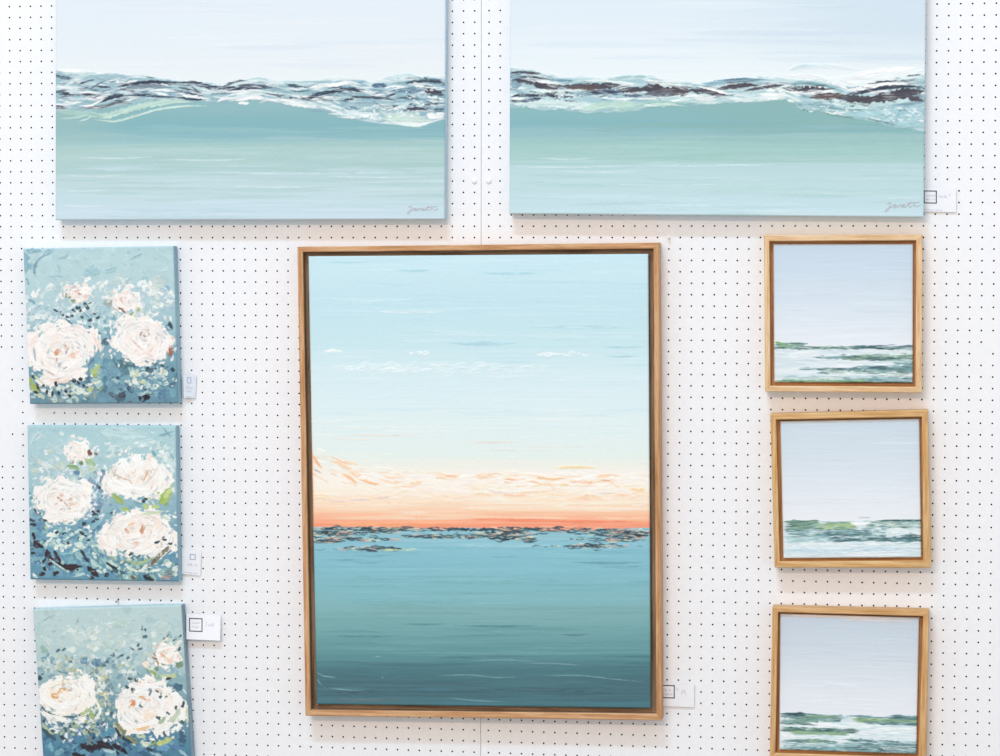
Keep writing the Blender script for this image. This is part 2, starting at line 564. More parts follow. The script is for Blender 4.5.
        rgba[:, :3] = np.clip(lin(np.clip(self.C, 0, 1)) / self.lit, 0.004, 0.95).reshape(-1, 3)
        at_.data.foreach_set('color', rgba.ravel())
        return link(name, me, mat or PAINT, parent)

def edge_wrap(name, quad, depth, back, mat, parent, base, inset=0.0, top=None):
    """canvas wrapped round its stretcher: four side walls and the back"""
    q = [np.array(at(x, y, depth)) for x, y in quad]
    cen = sum(q) / 4
    V, Fc, MI = [], [], []
    prof = [(depth - 0.0017, -0.0003), (depth - 0.004, 0.0), (back + 0.004, 0.0), (back, -0.003)]
    rings = []
    for d, grow in prof:
        ring = []
        for k in range(4):
            a, b = q[k], q[(k + 1) % 4]
            for s in np.linspace(0, 1, 12, endpoint=False):
                p = a * (1 - s) + b * s
                out = p - cen; out[1] = 0
                out = out / (np.linalg.norm(out) + 1e-9) * (grow - inset)
                ring.append(len(V))
                V.append((p[0] + out[0], -d, p[2] + out[2]))
        rings.append(ring)
    for a, b in zip(rings[:-1], rings[1:]):
        n = len(a)
        for k in range(n):
            Fc.append((a[k], a[(k + 1) % n], b[(k + 1) % n], b[k]))
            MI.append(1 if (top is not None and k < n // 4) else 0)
    Fc.append(tuple(rings[-1])); MI.append(0)
    return mesh(name, V, Fc, [mat, top] if top is not None else mat, parent, base, idx=MI)

# ------------------------------------------------------------------ two long wave paintings
def band_mask(p, upper, lower, s=1.0):
    ux = np.interp(p.PX, [a for a, _ in upper], [b for _, b in upper])
    lx = np.interp(p.PX, [a for a, _ in lower], [b for _, b in lower])
    n = (p.streaks(9, 2, 5) - .5) * 3
    return sstep(-s, s, p.PY - ux + n) * (1 - sstep(-s, s, p.PY - lx + n)), ux, lx

def flow_strokes(p, upper, lower, n, cols, wr, lr, a=.9, lo=0.0, hi=1.0, amp=2.0, dry=.3, x0=None, x1=None):
    rng = p.rng
    xa, xb = upper[0][0] if x0 is None else x0, upper[-1][0] if x1 is None else x1
    for _ in range(n):
        L = rng.uniform(*lr)
        x = rng.uniform(xa - L * .4, xb - L * .4)
        f0 = rng.uniform(lo, hi); tilt = rng.normal(0, .09)
        ph = rng.random() * 6.28
        pts = []
        for s in np.linspace(0, 1, 6):
            xx = x + L * s
            u = np.interp(xx, [q for q, _ in upper], [q for _, q in upper])
            l = np.interp(xx, [q for q, _ in lower], [q for _, q in lower])
            pts.append((xx, u + (l - u) * np.clip(f0 + tilt * (s - .5), -.05, 1.05) + amp * .5 * math.sin(ph + s * 3.2)))
        c = cols[rng.integers(len(cols))]
        p.S_(pts, rng.uniform(*wr), c, a=a * rng.uniform(.7, 1), dry=rng.uniform(0, dry), h=.6, rag=.4)

def lay(p, items, **kw):
    for it in items:
        w, hx, pts = it[0], it[1], it[2:]
        k = dict(h=.7, rag=.35, dry=.12)
        k.update(kw)
        p.S_(list(pts), w, hx, **k)

def seascape_left():
    p = Painting([(55.6, -46), (445.6, -46), (444.5, 219.5), (55.4, 220.1)], 0.038, 1.6, 11, (1.02, 1.03, 1.07))
    p.grad([(-46, 'D3E6F4'), (0, 'DFECF8'), (40, 'E1EEF8'), (66, 'E6F1F9'), (82, 'E6F2F9')], 6, 150, 4, 1)
    for _ in range(60):
        y = p.rng.uniform(-46, 70); x = p.rng.uniform(40, 400)
        p.S_([(x, y), (x + 60, y + p.rng.normal(0, 1)), (x + p.rng.uniform(90, 200), y)], p.rng.uniform(2, 7),
             ['E3EFF9', 'DDEBF7', 'E8F2FA', 'DAE8F5'][p.rng.integers(4)], a=.45, h=.12, br=.012, taper=(.5, .5), dry=.2)
    water = [(55, 106), (100, 108), (140, 101), (176, 97.5), (215, 102), (260, 98.5), (290, 103), (320, 109), (345, 117), (380, 123), (420, 126), (446, 118)]
    wm = sstep(-1, 1, p.PY - np.interp(p.PX, [a for a, _ in water], [b for _, b in water]))
    p.grad([(95, '9CC6C2'), (112, '8DBFBD'), (126, '88BDBD'), (138, '98C7C6'), (148, 'ACD0CB'), (158, 'B0D2CC'), (170, 'AFD1CD'), (176, 'BAD8D8'),
            (190, 'C0DDE0'), (205, 'C5E0E7'), (221, 'CBE3EC')], 3.2, 120, 3, 4, wm)
    # greener left end
    g = (1 - sstep(60, 150, p.PX)) * wm * (1 - sstep(120, 185, p.PY)) * .55
    p.C = p.C * (1 - g[..., None]) + srgb('A9CCC0') * g[..., None]
    for _ in range(150):
        y = p.rng.uniform(125, 219); x = p.rng.uniform(30, 400); L = p.rng.uniform(50, 190)
        k = np.interp(y, [125, 150, 180, 219], [0, 1, 2, 3])
        sets = [['8CBFBF', '97C8C8', '9CC9C2'], ['A9CECA', 'B6D6D0', 'A6CCC3'], ['B9D9DA', 'B1D3CF', 'C6E0E4'], ['C5E0E8', 'CFE6EF', 'BBDADF']]
        cs = sets[int(min(3, round(k)))]
        p.S_([(x, y), (x + L * .5, y + p.rng.normal(0, 1.2)), (x + L, y + p.rng.normal(0, 1))], p.rng.uniform(1, 4.5), cs[p.rng.integers(3)],
             a=.5, dry=p.rng.uniform(0, .4), h=.2, br=.02, taper=(.5, .5))
    for y, x0, x1 in ((157, 72, 160), (159, 165, 260), (172, 180, 446), (175, 60, 130), (190, 58, 110), (186, 230, 330), (176, 330, 446), (205, 60, 120)):
        p.S_([(x0, y), ((x0 + x1) / 2, y + 1.2), (x1, y - .6)], 1.3, 'D3E8EA', a=.8, dry=.35, h=.3)
    p.C[..., 2] *= 1 + wm * (.026 + .014 * sstep(140, 150, p.PY) - .015 * sstep(165, 195, p.PY))
    p.C[..., :2] *= (1 - .035 * wm * (1 - sstep(134, 150, p.PY)))[..., None]
    up = [(55, 71), (85, 73), (110, 74), (150, 78), (175, 81), (200, 82), (226, 85), (240, 82), (262, 79.5), (300, 83), (340, 80), (374, 82), (400, 79), (425, 77), (446, 79)]
    lo = [(55, 110), (90, 112), (120, 105), (150, 100), (180, 98.5), (215, 103), (260, 99), (290, 103), (320, 109), (345, 117), (380, 121), (420, 121), (446, 117)]
    m, _, _ = band_mask(p, up, lo)
    mid = .5 + .5 * (p.streaks(22, 3.2, 9) - .5) * 2
    cc = srgb('AFD0DC') * mid[..., None] + srgb('84AFC1') * (1 - mid[..., None])
    p.C = p.C * (1 - m[..., None]) + cc * m[..., None]
    p.Hh += m * .25
    flow_strokes(p, up, lo, 150, ['CFE5EC', 'DDEEF4', 'A9CAD3', '8FB6C4', 'B5D6DC', '9DBFCE'], (1.2, 4), (18, 55))
    flow_strokes(p, up, lo, 60, ['6D8CA0', '7FA3B5', '5B7587', '87AFB9'], (1, 2.6), (12, 40), lo=.05, hi=.8)
    flow_strokes(p, up, lo, 90, ['F3F9FC', 'E9F4F9', 'DCEDF5'], (1, 2.8), (10, 38), lo=.05, hi=.95)
    flow_strokes(p, up, lo, 34, ['3D4A5C', '474C5C', '33435A'], (.8, 1.7), (8, 26), lo=.12, hi=.75)
    # green swells under the crest
    lay(p, [(6, 'BCDCD6', (88, 114), (106, 116), (127, 110.4), (148, 105), (176, 101.5), (196, 102)),
            (2.2, 'C6E2DD', (95, 119.5), (117, 121), (137, 116), (162, 109), (190, 106), (210, 106)),
            (5, 'A5CCC8', (57, 112), (75, 113), (95, 115), (106, 118)),
            (1.4, 'CFE5E6', (80, 121), (88, 119), (93, 115)),
            (2, 'B2D6D4', (59, 119), (80, 117), (90, 114))])
    # dark currents
    dk, dw = '3A465A', '464A5B'
    lay(p, [(3, '5D6A78', (55, 75), (64, 77.5), (74, 78)), (2, dw, (79, 84.2), (88, 81.5), (96, 79.3)),
            (3, dw, (55, 92), (67, 93.5), (85, 93.8), (99, 95)), (1.6, dk, (97, 86), (106, 86.8), (113, 87)),
            (3.6, dk, (101, 102), (110, 98), (120, 95.7), (130, 95)), (2.2, dk, (126, 95), (148, 95), (162, 96.4), (192, 97.5)),
            (3.4, dk, (119, 86.6), (134, 83.8), (148, 82.2), (165, 82), (192, 83)), (4, '7F93A3', (126, 88), (140, 86.5), (158, 86), (176, 88)),
            (2.6, '6B6A72', (81, 108), (96, 107), (110, 105), (128, 100), (142, 98)), (1.8, '5B4A52', (55, 105.5), (60, 106), (65, 107)),
            (4.4, dk, (180, 82), (197, 82.8), (212, 86.6), (226, 88.3), (242, 88.9), (258, 88), (280, 86.6)),
            (3.5, '5A6678', (240, 85.5), (256, 86), (272, 86)),
            (2.2, dk, (229, 83.6), (240, 81.2), (250, 80.6)), (2, '5A6878', (180, 86.6), (194, 90), (206, 94)),
            (2, dk, (180, 97), (194, 99), (208, 99.4)), (1.4, dk, (186, 93), (198, 94.6)),
            (3.4, '4A6076', (290, 85), (302, 86.2)), (1.8, dk, (291, 97.5), (301, 98)),
            (3.6, dk, (303, 99), (312, 98), (321, 94), (338, 91), (352, 88.7), (366, 91.5), (375, 93.2)),
            (2.4, '4C5968', (349, 97), (366, 96.7), (383, 98), (399, 100.4)),
            (4.4, '52708C', (373, 85.4), (382, 85.2), (389, 86.4)), (2.6, dk, (404, 83.4), (415, 81.7), (426, 81), (436, 81.6), (445, 82.6)),
            (6, dw, (424, 88.5), (433, 91.5), (444, 95.4)), (3, '5F7E98', (390, 91), (408, 90), (426, 90)),
            (3, dw, (407, 108), (413, 109), (418, 108.3), (430, 110.6)), (2.6, dk, (434, 109.4), (444, 109)),
            (2.2, '4F6676', (424, 105), (445, 102.7)), (1.8, dk, (426, 101), (434, 104)), (1.6, dk, (327, 100.8), (336, 100)),
            (2.2, dk, (345, 100.2), (356, 98.5)), (2, '4F6B86', (330, 88), (346, 86.2)), (2, dk, (393, 105.6), (400, 105.4)),
            (2, '56748A', (402, 98), (424, 99)), (1.6, dk, (424, 77), (428, 79)), (1.4, dk, (432, 79), (442, 81))])
    # foam
    lay(p, [(2.2, 'F4FAFC', (79, 105.5), (90.6, 105.4), (99, 102), (109, 97.2)), (2, 'F1F8FB', (66, 89), (74, 93), (88, 92), (100, 92.5)),
            (3.4, 'EAF4F8', (118, 80.4), (121, 83), (127, 82.4)), (2.2, 'E8F2F5', (128, 101), (136, 98.4), (146, 97.4)),
            (2.6, 'D9EBEC', (66, 86), (74, 81), (86, 77.5)), (2.4, 'EDF6FA', (56, 85), (64, 86), (72, 88)), (2.2, 'F2F9FC', (58, 99), (70, 102), (84, 102)),
            (2, 'F2F9FC', (150, 91), (165, 90), (182, 92)), (2.4, 'E9F4F8', (158, 93), (172, 95)),
            (2.2, 'DDEEF3', (232, 85), (244, 82.8), (262, 81), (275, 82), (288, 83.6)), (2.2, 'E4F1F6', (206, 92), (220, 90.4), (240, 91), (258, 90.2), (278, 93), (300, 94)),
            (3, 'F3F9FC', (180, 93), (192, 96), (204, 97.4), (213, 98.6)), (3, 'F1F6FB', (219, 102), (228, 98.6), (243, 99.6), (258, 97), (270, 99.4), (286, 103)),
            (3, 'EAF5F8', (284, 102.5), (300, 105), (320, 108)), (2.6, 'EEF6FA', (252, 103), (240, 103)),
            (3.6, 'F3F9FC', (310, 88), (322, 86), (338, 84.4), (352, 82.6), (364, 85)), (2.6, 'EAF4F8', (310, 106), (326, 107), (338, 111), (346, 116)),
            (2.4, 'EAF5F8', (339, 117), (358, 117), (377, 114), (394, 108.6), (408, 108)), (2.2, 'EDF6FA', (384, 88.5), (394, 86), (410, 86.5)),
            (9, 'C7E2DD', (384, 118), (396, 117), (412, 117), (430, 121)), (2.2, 'DDEFF0', (384, 121), (404, 124.4), (420, 125.6), (432, 122)),
            (6.5, 'EEF6FA', (427, 114), (436, 116.5), (445, 113)), (3, 'F0F7FB', (414, 85), (424, 86.5), (440, 87.5)), (2.4, 'EAF4F9', (428, 98), (444, 99)),
            (2, 'EFF7FB', (360, 90), (372, 92.4), (380, 91))])
    lay(p, [(3, 'C4E0E6', (382, 79.4), (400, 75.8), (411, 75), (424, 78)), (2, 'D3E7EE', (322, 80), (338, 78), (356, 79.4)), (2.4, 'F3F8FA', (56, 70), (80, 71.4), (106, 74)),
            (2, 'CDE4EA', (60, 73), (84, 73.6), (104, 74.6))], dry=.25)
    p.dabs(380, 112, 40, 8, 60, ['DDEEF3', 'C3DFE4', '9FC6CE', 'F3F9FB'], (1, 2.4), (2, 6), ang=-8, spread=20)
    p.dabs(425, 97, 20, 10, 45, ['DDEEF3', '46505E', 'F3F9FB', '7C9DB2'], (.8, 1.8), (2, 6), ang=-12, spread=20)
    p.smear(5200, 3.5, (.5, 1.3), (5, 16), 0, 9, .03, .8, lambda x, y: np.interp(x, [a for a, _ in up], [b for _, b in up]) - 2 < y < np.interp(x, [a for a, _ in lo], [b for _, b in lo]) + 1, .6)
    return p

def seascape_right():
    p = Painting([(510.4, -50), (926.3, -50), (923.6, 217.2), (509.3, 213.9)], 0.038, 1.55, 12, (0.975, 0.985, 1.03))
    p.grad([(-50, 'CBDFF0'), (0, 'D6E7F4'), (30, 'DAE9F5'), (60, 'E0EEF7'), (80, 'E5F1F8')], 6, 150, 4, 2)
    g = sstep(640, 930, p.PX) * (1 - sstep(20, 75, p.PY)) * .7
    p.C = p.C * (1 - g[..., None]) + srgb('C6DBEC') * g[..., None]
    for _ in range(60):
        y = p.rng.uniform(-50, 66); x = p.rng.uniform(480, 860)
        c = ['DCEAF6', 'D3E4F2', 'E2EEF8'] if x < 680 else ['CDE0EF', 'C5DAEC', 'D3E4F1']
        p.S_([(x, y), (x + 60, y + p.rng.normal(0, 1)), (x + p.rng.uniform(90, 220), y)], p.rng.uniform(2, 7), c[p.rng.integers(3)], a=.45, h=.12, br=.012, taper=(.5, .5), dry=.2)
    lo = [(509, 107), (530, 107), (545, 109.4), (560, 108.5), (585, 112), (620, 111.5), (645, 108), (680, 101), (705, 103), (730, 101.5), (756, 101.5), (786, 98), (800, 104), (815, 109), (840, 115), (865, 119), (890, 125), (925, 131)]
    wm = sstep(-1, 1, p.PY - np.interp(p.PX, [a for a, _ in lo], [b for _, b in lo]) + (p.streaks(9, 2, 5) - .5) * 2)
    p.grad([(95, '8DBCB6'), (112, '8ABDBA'), (126, '86BBBB'), (134, '97C5C2'), (150, 'A2CBC4'), (160, 'A6CDC6'), (166, 'B6D7D6'),
            (180, 'BADADB'), (195, 'BCDBDF'), (212, 'C3E0E7'), (220, 'C6E2EA')], 3.2, 130, 3, 6, wm)
    g = sstep(640, 780, p.PX) * wm * (1 - sstep(128, 150, p.PY)) * .45
    p.C = p.C * (1 - g[..., None]) + srgb('8DB8AC') * g[..., None]
    for _ in range(160):
        y = p.rng.uniform(118, 216); x = p.rng.uniform(480, 880); L = p.rng.uniform(50, 190)
        k = np.interp(y, [118, 148, 175, 216], [0, 1, 2, 3])
        sets = [['84B9B9', '93C2BE', '8DBBB0'], ['A0CAC2', 'AACFC7', '9DC7BF'], ['B5D7D6', 'A9D0CC', 'BEDDE0'], ['BFDEE4', 'C8E4EB', 'B3D5D9']]
        cs = sets[int(min(3, round(k)))]
        p.S_([(x, y), (x + L * .5, y + p.rng.normal(0, 1.2)), (x + L, y + p.rng.normal(0, 1))], p.rng.uniform(1, 4.5), cs[p.rng.integers(3)],
             a=.5, dry=p.rng.uniform(0, .4), h=.2, br=.02, taper=(.5, .5))
    for y, x0, x1 in ((166, 510, 640), (164.5, 640, 760), (171, 560, 650), (184, 600, 740), (164, 720, 780), (197, 880, 922), (204, 640, 760), (192, 800, 900), (158, 540, 600), (210, 720, 900)):
        p.S_([(x0, y), ((x0 + x1) / 2, y + 1.2), (x1, y - .6)], 1.3, 'CDE5E8', a=.8, dry=.35, h=.3)
    p.C[..., 2] *= 1 + wm * (.026 + .014 * sstep(140, 150, p.PY) - .015 * sstep(165, 195, p.PY))
    p.C[..., :2] *= (1 - .035 * wm * (1 - sstep(134, 150, p.PY)))[..., None]
    up = [(509, 69), (530, 71), (552, 76), (580, 78), (610, 77), (640, 76), (670, 81), (700, 84), (730, 80), (768, 78), (790, 79), (820, 80), (848, 88), (870, 85), (900, 79), (925, 76)]
    m, _, _ = band_mask(p, up, lo)
    mid = .5 + .5 * (p.streaks(24, 3.2, 8) - .5) * 2
    cc = srgb('BAD8E1') * mid[..., None] + srgb('94BDCC') * (1 - mid[..., None])
    p.C = p.C * (1 - m[..., None]) + cc * m[..., None]
    p.Hh += m * .25
    flow_strokes(p, up, lo, 150, ['CFE5EA', 'DDEEF2', 'B3D4DA', '9CC4CC', 'BFDDE0'], (1.2, 4), (18, 60))
    flow_strokes(p, up, lo, 42, ['7C9DB2', '8DB0C0', '9CC0CC'], (1, 2.6), (14, 46), lo=.05, hi=.7)
    flow_strokes(p, up, lo, 80, ['F3F9FC', 'E9F4F8', 'DCEDF3'], (1, 2.6), (12, 44), lo=.05, hi=.95)
    # pale swells and right-hand foam bank
    lay(p, [(8, 'CFE5EA', (511, 103.5), (530, 103), (560, 104), (590, 107), (620, 104)), (7, 'BCDCD6', (583, 109.5), (600, 106), (625, 104), (645, 104)),
            (3, 'A9CFCB', (612, 111), (628, 108), (645, 106)), (6, '9FC8C6', (640, 103), (660, 104), (680, 102.5)),
            (2, 'CBE4E2', (640, 108), (660, 104), (690, 106)), (1.6, 'D9ECEF', (645, 105), (662, 106)),
            (12, 'A4CBD6', (845, 113), (870, 111), (895, 113), (922, 116)), (10, 'A0C9D3', (880, 118), (900, 121), (924, 124)),
            (8, '9CC2CC', (795, 103), (820, 107), (845, 111)), (6, 'C4E0E6', (842, 111), (868, 106), (895, 101), (912, 99)),
            (5, 'E8F2F8', (788, 76), (815, 77), (836, 83), (850, 90)), (7, 'E6F1F7', (830, 78), (856, 80), (880, 78), (905, 73), (923, 70)),
            (4, 'DCEBF3', (790, 70), (808, 66.4), (832, 66), (860, 70)), (3, 'C9DFEA', (792, 69), (806, 65.6), (822, 66)),
            (5, 'EEF5F9', (846, 91), (866, 88), (890, 83.5), (922, 83.6)), (4, 'F0F6FA', (850, 76), (880, 71), (920, 68))])
    bd, dk = '4D4E5A', '3D485A'
    lay(p, [(2.2, dk, (510, 73.4), (520, 72), (533, 73), (543, 73.8)), (2.6, bd, (526, 72.4), (542, 73.6)),
            (2, dk, (517, 76.4), (530, 76.6), (541, 78), (552, 79.4)), (2.2, '7299B0', (548, 79.6), (566, 80.6), (574, 80.6)),
            (9, '84A5B8', (510, 85.5), (518, 83), (524, 82.6)), (2, '52708A', (511, 81), (518, 78.6), (528, 78)),
            (3.4, bd, (515, 79.6), (526, 81.6), (537, 84)), (6.4, bd, (533, 83), (542, 85.4), (554, 87), (566, 86.4)),
            (6, bd, (560, 86.4), (578, 87), (596, 86.6), (612, 85.6), (622, 85)), (2, '6A5C5A', (566, 88.6), (584, 88.4), (604, 88)),
            (2.6, dk, (510, 97.2), (520, 95), (533, 95.4), (547, 95), (561, 97), (584, 95)), (2.4, dk, (510, 100.6), (522, 101), (533, 100.6)),
            (3.4, '5A6880', (520, 101), (533, 99.6), (543, 98)), (1.8, dk, (541, 97), (548, 93.4), (555, 96), (562, 100)),
            (4.4, '667E98', (586, 93.6), (600, 92.2), (614, 92), (628, 90)), (2.6, dk, (590, 92.6), (606, 92), (622, 92)),
            (5, bd, (620, 90.6), (634, 89.6), (650, 89.4)), (3, '5F708A', (624, 95.4), (645, 95.6)),
            (8, bd, (642, 88.6), (656, 88.4), (668, 89.6)), (8.4, '5A5560', (660, 91), (678, 91.2), (692, 91)), (5, '6B7684', (645, 94.6), (660, 94), (680, 94)),
            (5, bd, (690, 90), (704, 90.2), (716, 93.4), (730, 95.6)), (4, '7FA9C0', (706, 84.4), (723, 81.4), (743, 79.6), (768, 79.2)),
            (1.6, '4F6F88', (724, 80), (748, 79), (766, 79.6)), (4.4, bd, (718, 89.2), (732, 86.6), (746, 85), (762, 85.4)),
            (2.8, bd, (745, 91), (761, 88), (775, 86), (787, 84.6)), (2, '6B8DA2', (735, 95.6), (724, 92)),
            (5.2, bd, (784, 88), (799, 88.8), (813, 88.8), (831, 88.8)), (2.6, '7AA6B4', (790, 84.4), (806, 83), (824, 85.4), (840, 90)),
            (6, '5B5358', (810, 97.4), (826, 95.6), (840, 96), (850, 98.5)), (8, bd, (842, 97.4), (862, 100), (878, 99)),
            (9.5, bd, (868, 98.8), (890, 96.6), (908, 92.8), (924, 91)), (3.6, dk, (847, 94.4), (863, 92), (883, 88), (904, 86.4), (923, 87)),
            (5, bd, (908, 98), (916, 98.6), (923, 101)), (1.8, dk, (868, 84), (880, 82), (894, 81), (923, 80.6)), (1.4, '5F6A78', (906, 76), (922, 74.4)),
            (2, '6F97A4', (820, 106), (838, 108.6), (856, 110), (868, 108)), (2, '5F7F8A', (898, 110.6), (912, 109)), (1.6, '5F7F8A', (905, 103), (916, 104)),
            (1.6, '6B8F98', (866, 118), (884, 122), (900, 126)), (1.4, '6F9A98', (826, 113), (842, 116), (862, 118.6))])
    lay(p, [(2.2, 'F6FAFD', (697, 86), (712, 89), (726, 93), (744, 95.8)), (3.4, 'E0EFF5', (730, 99.6), (744, 100), (757, 100)),
            (4, 'E0E7EF', (695, 98), (706, 98.6), (718, 99)), (3.4, 'EAF2F7', (766, 91), (778, 89.6), (790, 91.4)), (2.6, 'F3F9FC', (760, 94), (775, 95), (785, 93)),
            (2.4, 'F3F9FC', (785, 91.4), (806, 93), (826, 91.6), (838, 91)), (2, 'F3F8FB', (868, 93.4), (880, 91.6), (892, 90.6)),
            (1.5, 'F6FAFD', (804, 86.6), (806, 86.8)), (1.5, 'F6FAFD', (810, 86.8), (812, 87)), (1.5, 'F6FAFD', (819, 86.6), (822, 87.6)), (1.5, 'F6FAFD', (825, 86.8), (828, 88.6)),
            (2.4, 'F0F7FA', (825, 111), (836, 113), (848, 112)), (2.4, 'EAF4F8', (788, 100), (796, 102)), (1.8, 'DCEDF3', (884, 120), (900, 121)),
            (2.2, 'EAF4F8', (520, 78.4), (540, 81), (552, 83), (566, 83)), (3, 'DDEEF3', (530, 90), (560, 91), (590, 90)), (2, 'EAF4F8', (512, 98.6), (524, 97.6)),
            (2.4, 'E4F1F6', (600, 97), (620, 99), (640, 98)), (2, 'E4F1F6', (576, 81), (600, 80.4), (618, 82), (632, 83))])
    p.dabs(560, 96, 26, 3, 30, ['E4F1F6', '3F434D', 'CFE5EA'], (.7, 1.5), (2, 5), ang=25, spread=20)
    p.dabs(835, 107, 36, 6, 50, ['CFE5EA', '84AFBC', 'EAF4F8', '6F97A4'], (.8, 2), (2, 6), ang=-12, spread=16)
    p.dabs(900, 115, 22, 10, 50, ['C4E0E8', '8DBAC8', 'DDEEF4', 'A9CFDA'], (1, 2.4), (3, 8), ang=-10, spread=16)
    p.smear(5200, 3.5, (.5, 1.3), (5, 16), 0, 9, .03, .8, lambda x, y: np.interp(x, [a for a, _ in up], [b for _, b in up]) - 2 < y < np.interp(x, [a for a, _ in lo], [b for _, b in lo]) + 1, .6)
    return p

M_EDGE_SEA = noise_mat('canvas_edge_pale_blue', tuple(pig('B3CFE2')), tuple(pig('C9E0EC')), (8, 40, 12), 0.7, 0.1)
M_EDGE_ROSE = noise_mat('canvas_edge_blue', tuple(pig('8DB2C8')), tuple(pig('9CC3D2')), (14, 60, 14), 0.7, 0.1)
M_EDGE_GREY = noise_mat('canvas_edge_grey_blue', tuple(pig('7F98AD')), tuple(pig('96B5C0')), (14, 60, 14), 0.7, 0.1)
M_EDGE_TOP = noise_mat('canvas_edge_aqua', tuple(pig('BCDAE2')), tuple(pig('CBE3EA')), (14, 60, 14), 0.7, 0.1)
M_EDGE_TEAL = noise_mat('canvas_edge_teal', tuple(pig('5C8790')), tuple(pig('7FA9B0')), (14, 60, 14), 0.7, 0.1)
M_EDGE_WHITE = noise_mat('canvas_edge_offwhite', tuple(pig('C9CED6')), tuple(pig('DDE2E8')), (14, 60, 14), 0.8, 0.05)

M_SIG = {}
def signature(parent, base, lines, depth, hexc, w=0.0007):
    """painted name, thin raised strokes"""
    if hexc not in M_SIG:
        M_SIG[hexc] = noise_mat('signature_paint', tuple(pig(hexc)), tuple(pig(hexc) * .94), (200, 200, 200), 0.5, 0.2)
    V, Fc = [], []
    for ln in lines:
        pts = [np.array(at(x, y, depth)) for x, y in spline(ln, max(4, len(ln) * 4))]
        n0 = len(V)
        for k, p in enumerate(pts):
            t = pts[min(k + 1, len(pts) - 1)] - pts[max(k - 1, 0)]
            t[1] = 0
            t /= np.linalg.norm(t) + 1e-9
            nrm = np.array([-t[2], 0, t[0]])
            for s, dy in ((-1, 0.0006), (-.5, -.0005), (.5, -.0005), (1, 0.0006)):
                q = p + nrm * s * w * .5
                V.append((q[0], q[1] + dy, q[2]))
        for k in range(len(pts) - 1):
            for j in range(3):
                a = n0 + k * 4 + j
                Fc.append((a, a + 1, a + 5, a + 4))
    return mesh('signature', V, Fc, M_SIG[hexc], parent, base)

def scribble_word(x, y, w, h, slant=0.0, rise=0.0):
    """a quick looping handwritten name"""
    base = [[(0, .2), (.04, 0), (.10, .05), (.08, .6), (.05, 1.15), (-.02, 1.25), (.0, .95), (.14, .62)],
            [(.14, .62), (.20, .35), (.25, .38), (.20, .7), (.24, .8), (.29, .45), (.31, .78), (.36, .42), (.41, .40), (.42, .78)],
            [(.42, .78), (.48, .4), (.53, .42), (.50, .62), (.47, .66), (.52, .8), (.60, .6)],
            [(.60, .6), (.66, .3), (.67, .0), (.65, .5), (.67, .8), (.74, .7), (.80, .45), (.86, .75), (1.0, .6)],
            [(.58, .28), (.72, .22), (.95, .16)]]
    return [[(x + (a + slant * (1 - b)) * w, y + b * h + a * rise) for a, b in ln] for ln in base]

def canvas_thing(name, p, label, group, edge_mat, sig=None, top=None):
    mid = [sum(c[k] for c in p.quad) / 4 for k in (0, 1)]
    b = at(mid[0], mid[1], 0)
    b = Vector((b.x, 0, b.z))
    t = thing(name, b, label, 'painting', group)
    f = p.build('painted_front', t, b)
    edge_wrap('canvas_edge', p.quad, p.depth, 0.001, edge_mat, t, b, 0.0, top)
    if sig:
        signature(t, b, sig[0], p.depth + 0.0012, sig[1])
    return t

canvas_thing('seascape_painting', seascape_left(), 'long unframed pale blue and green wave painting at the top, left of the pegboard seam', 'unframed wave paintings',
             M_EDGE_SEA, (scribble_word(408, 206, 30, 6, .02, -1), 'E6DCE8'))
canvas_thing('seascape_painting', seascape_right(), 'long unframed pale blue and green wave painting at the top, right of the pegboard seam', 'unframed wave paintings',
             M_EDGE_SEA, (scribble_word(886, 202.5, 34, 7, .05, -2), 'EADDE6'))

# ------------------------------------------------------------------ three white rose paintings
PAL = ['FBFAF9', 'F9F5F2', 'F4F3F3', 'F7F0EB', 'EDF1F3', 'FDFDFD', 'FBFAFA', 'F3EAE5']
EDG = ['C3CED5', 'D3CCC8', 'AEBFC9', 'E0CDC2', 'BCCBCC', 'CDD6DB']

def rose_bg(p, top, x0, x1, y0, y1, ymid):
    p.grad(top, 8, 26, 10, 3)
    rng = p.rng
    for _ in range(150):
        y = rng.uniform(y0, ymid); x = rng.uniform(x0, x1)
        i = int(np.interp(y, [s[0] for s in top], range(len(top))) + rng.uniform(-.6, .6) + .5)
        c = srgb(top[min(max(i, 0), len(top) - 1)][1]) + rng.normal(0, .022)
        a = rng.uniform(0, math.pi)
        l = rng.uniform(6, 16)
        p.stroke([(x, y), (x + l * .5 * math.cos(a), y - l * .4 * math.sin(a)), (x + l * math.cos(a), y - l * .6 * math.sin(a))], rng.uniform(3, 8), np.clip(c, 0, 1),
                 a=.7, h=.35, rag=.4, br=.02)

def dk_list(p, pts, hexc, w=(2, 3.4), l=(3.5, 6.5), ang=-25, spread=40):
    for x, y in pts:
        p.dab(x, y, hexc, p.rng.uniform(*w), p.rng.uniform(*l), ang + p.rng.normal(0, spread), h=.4)

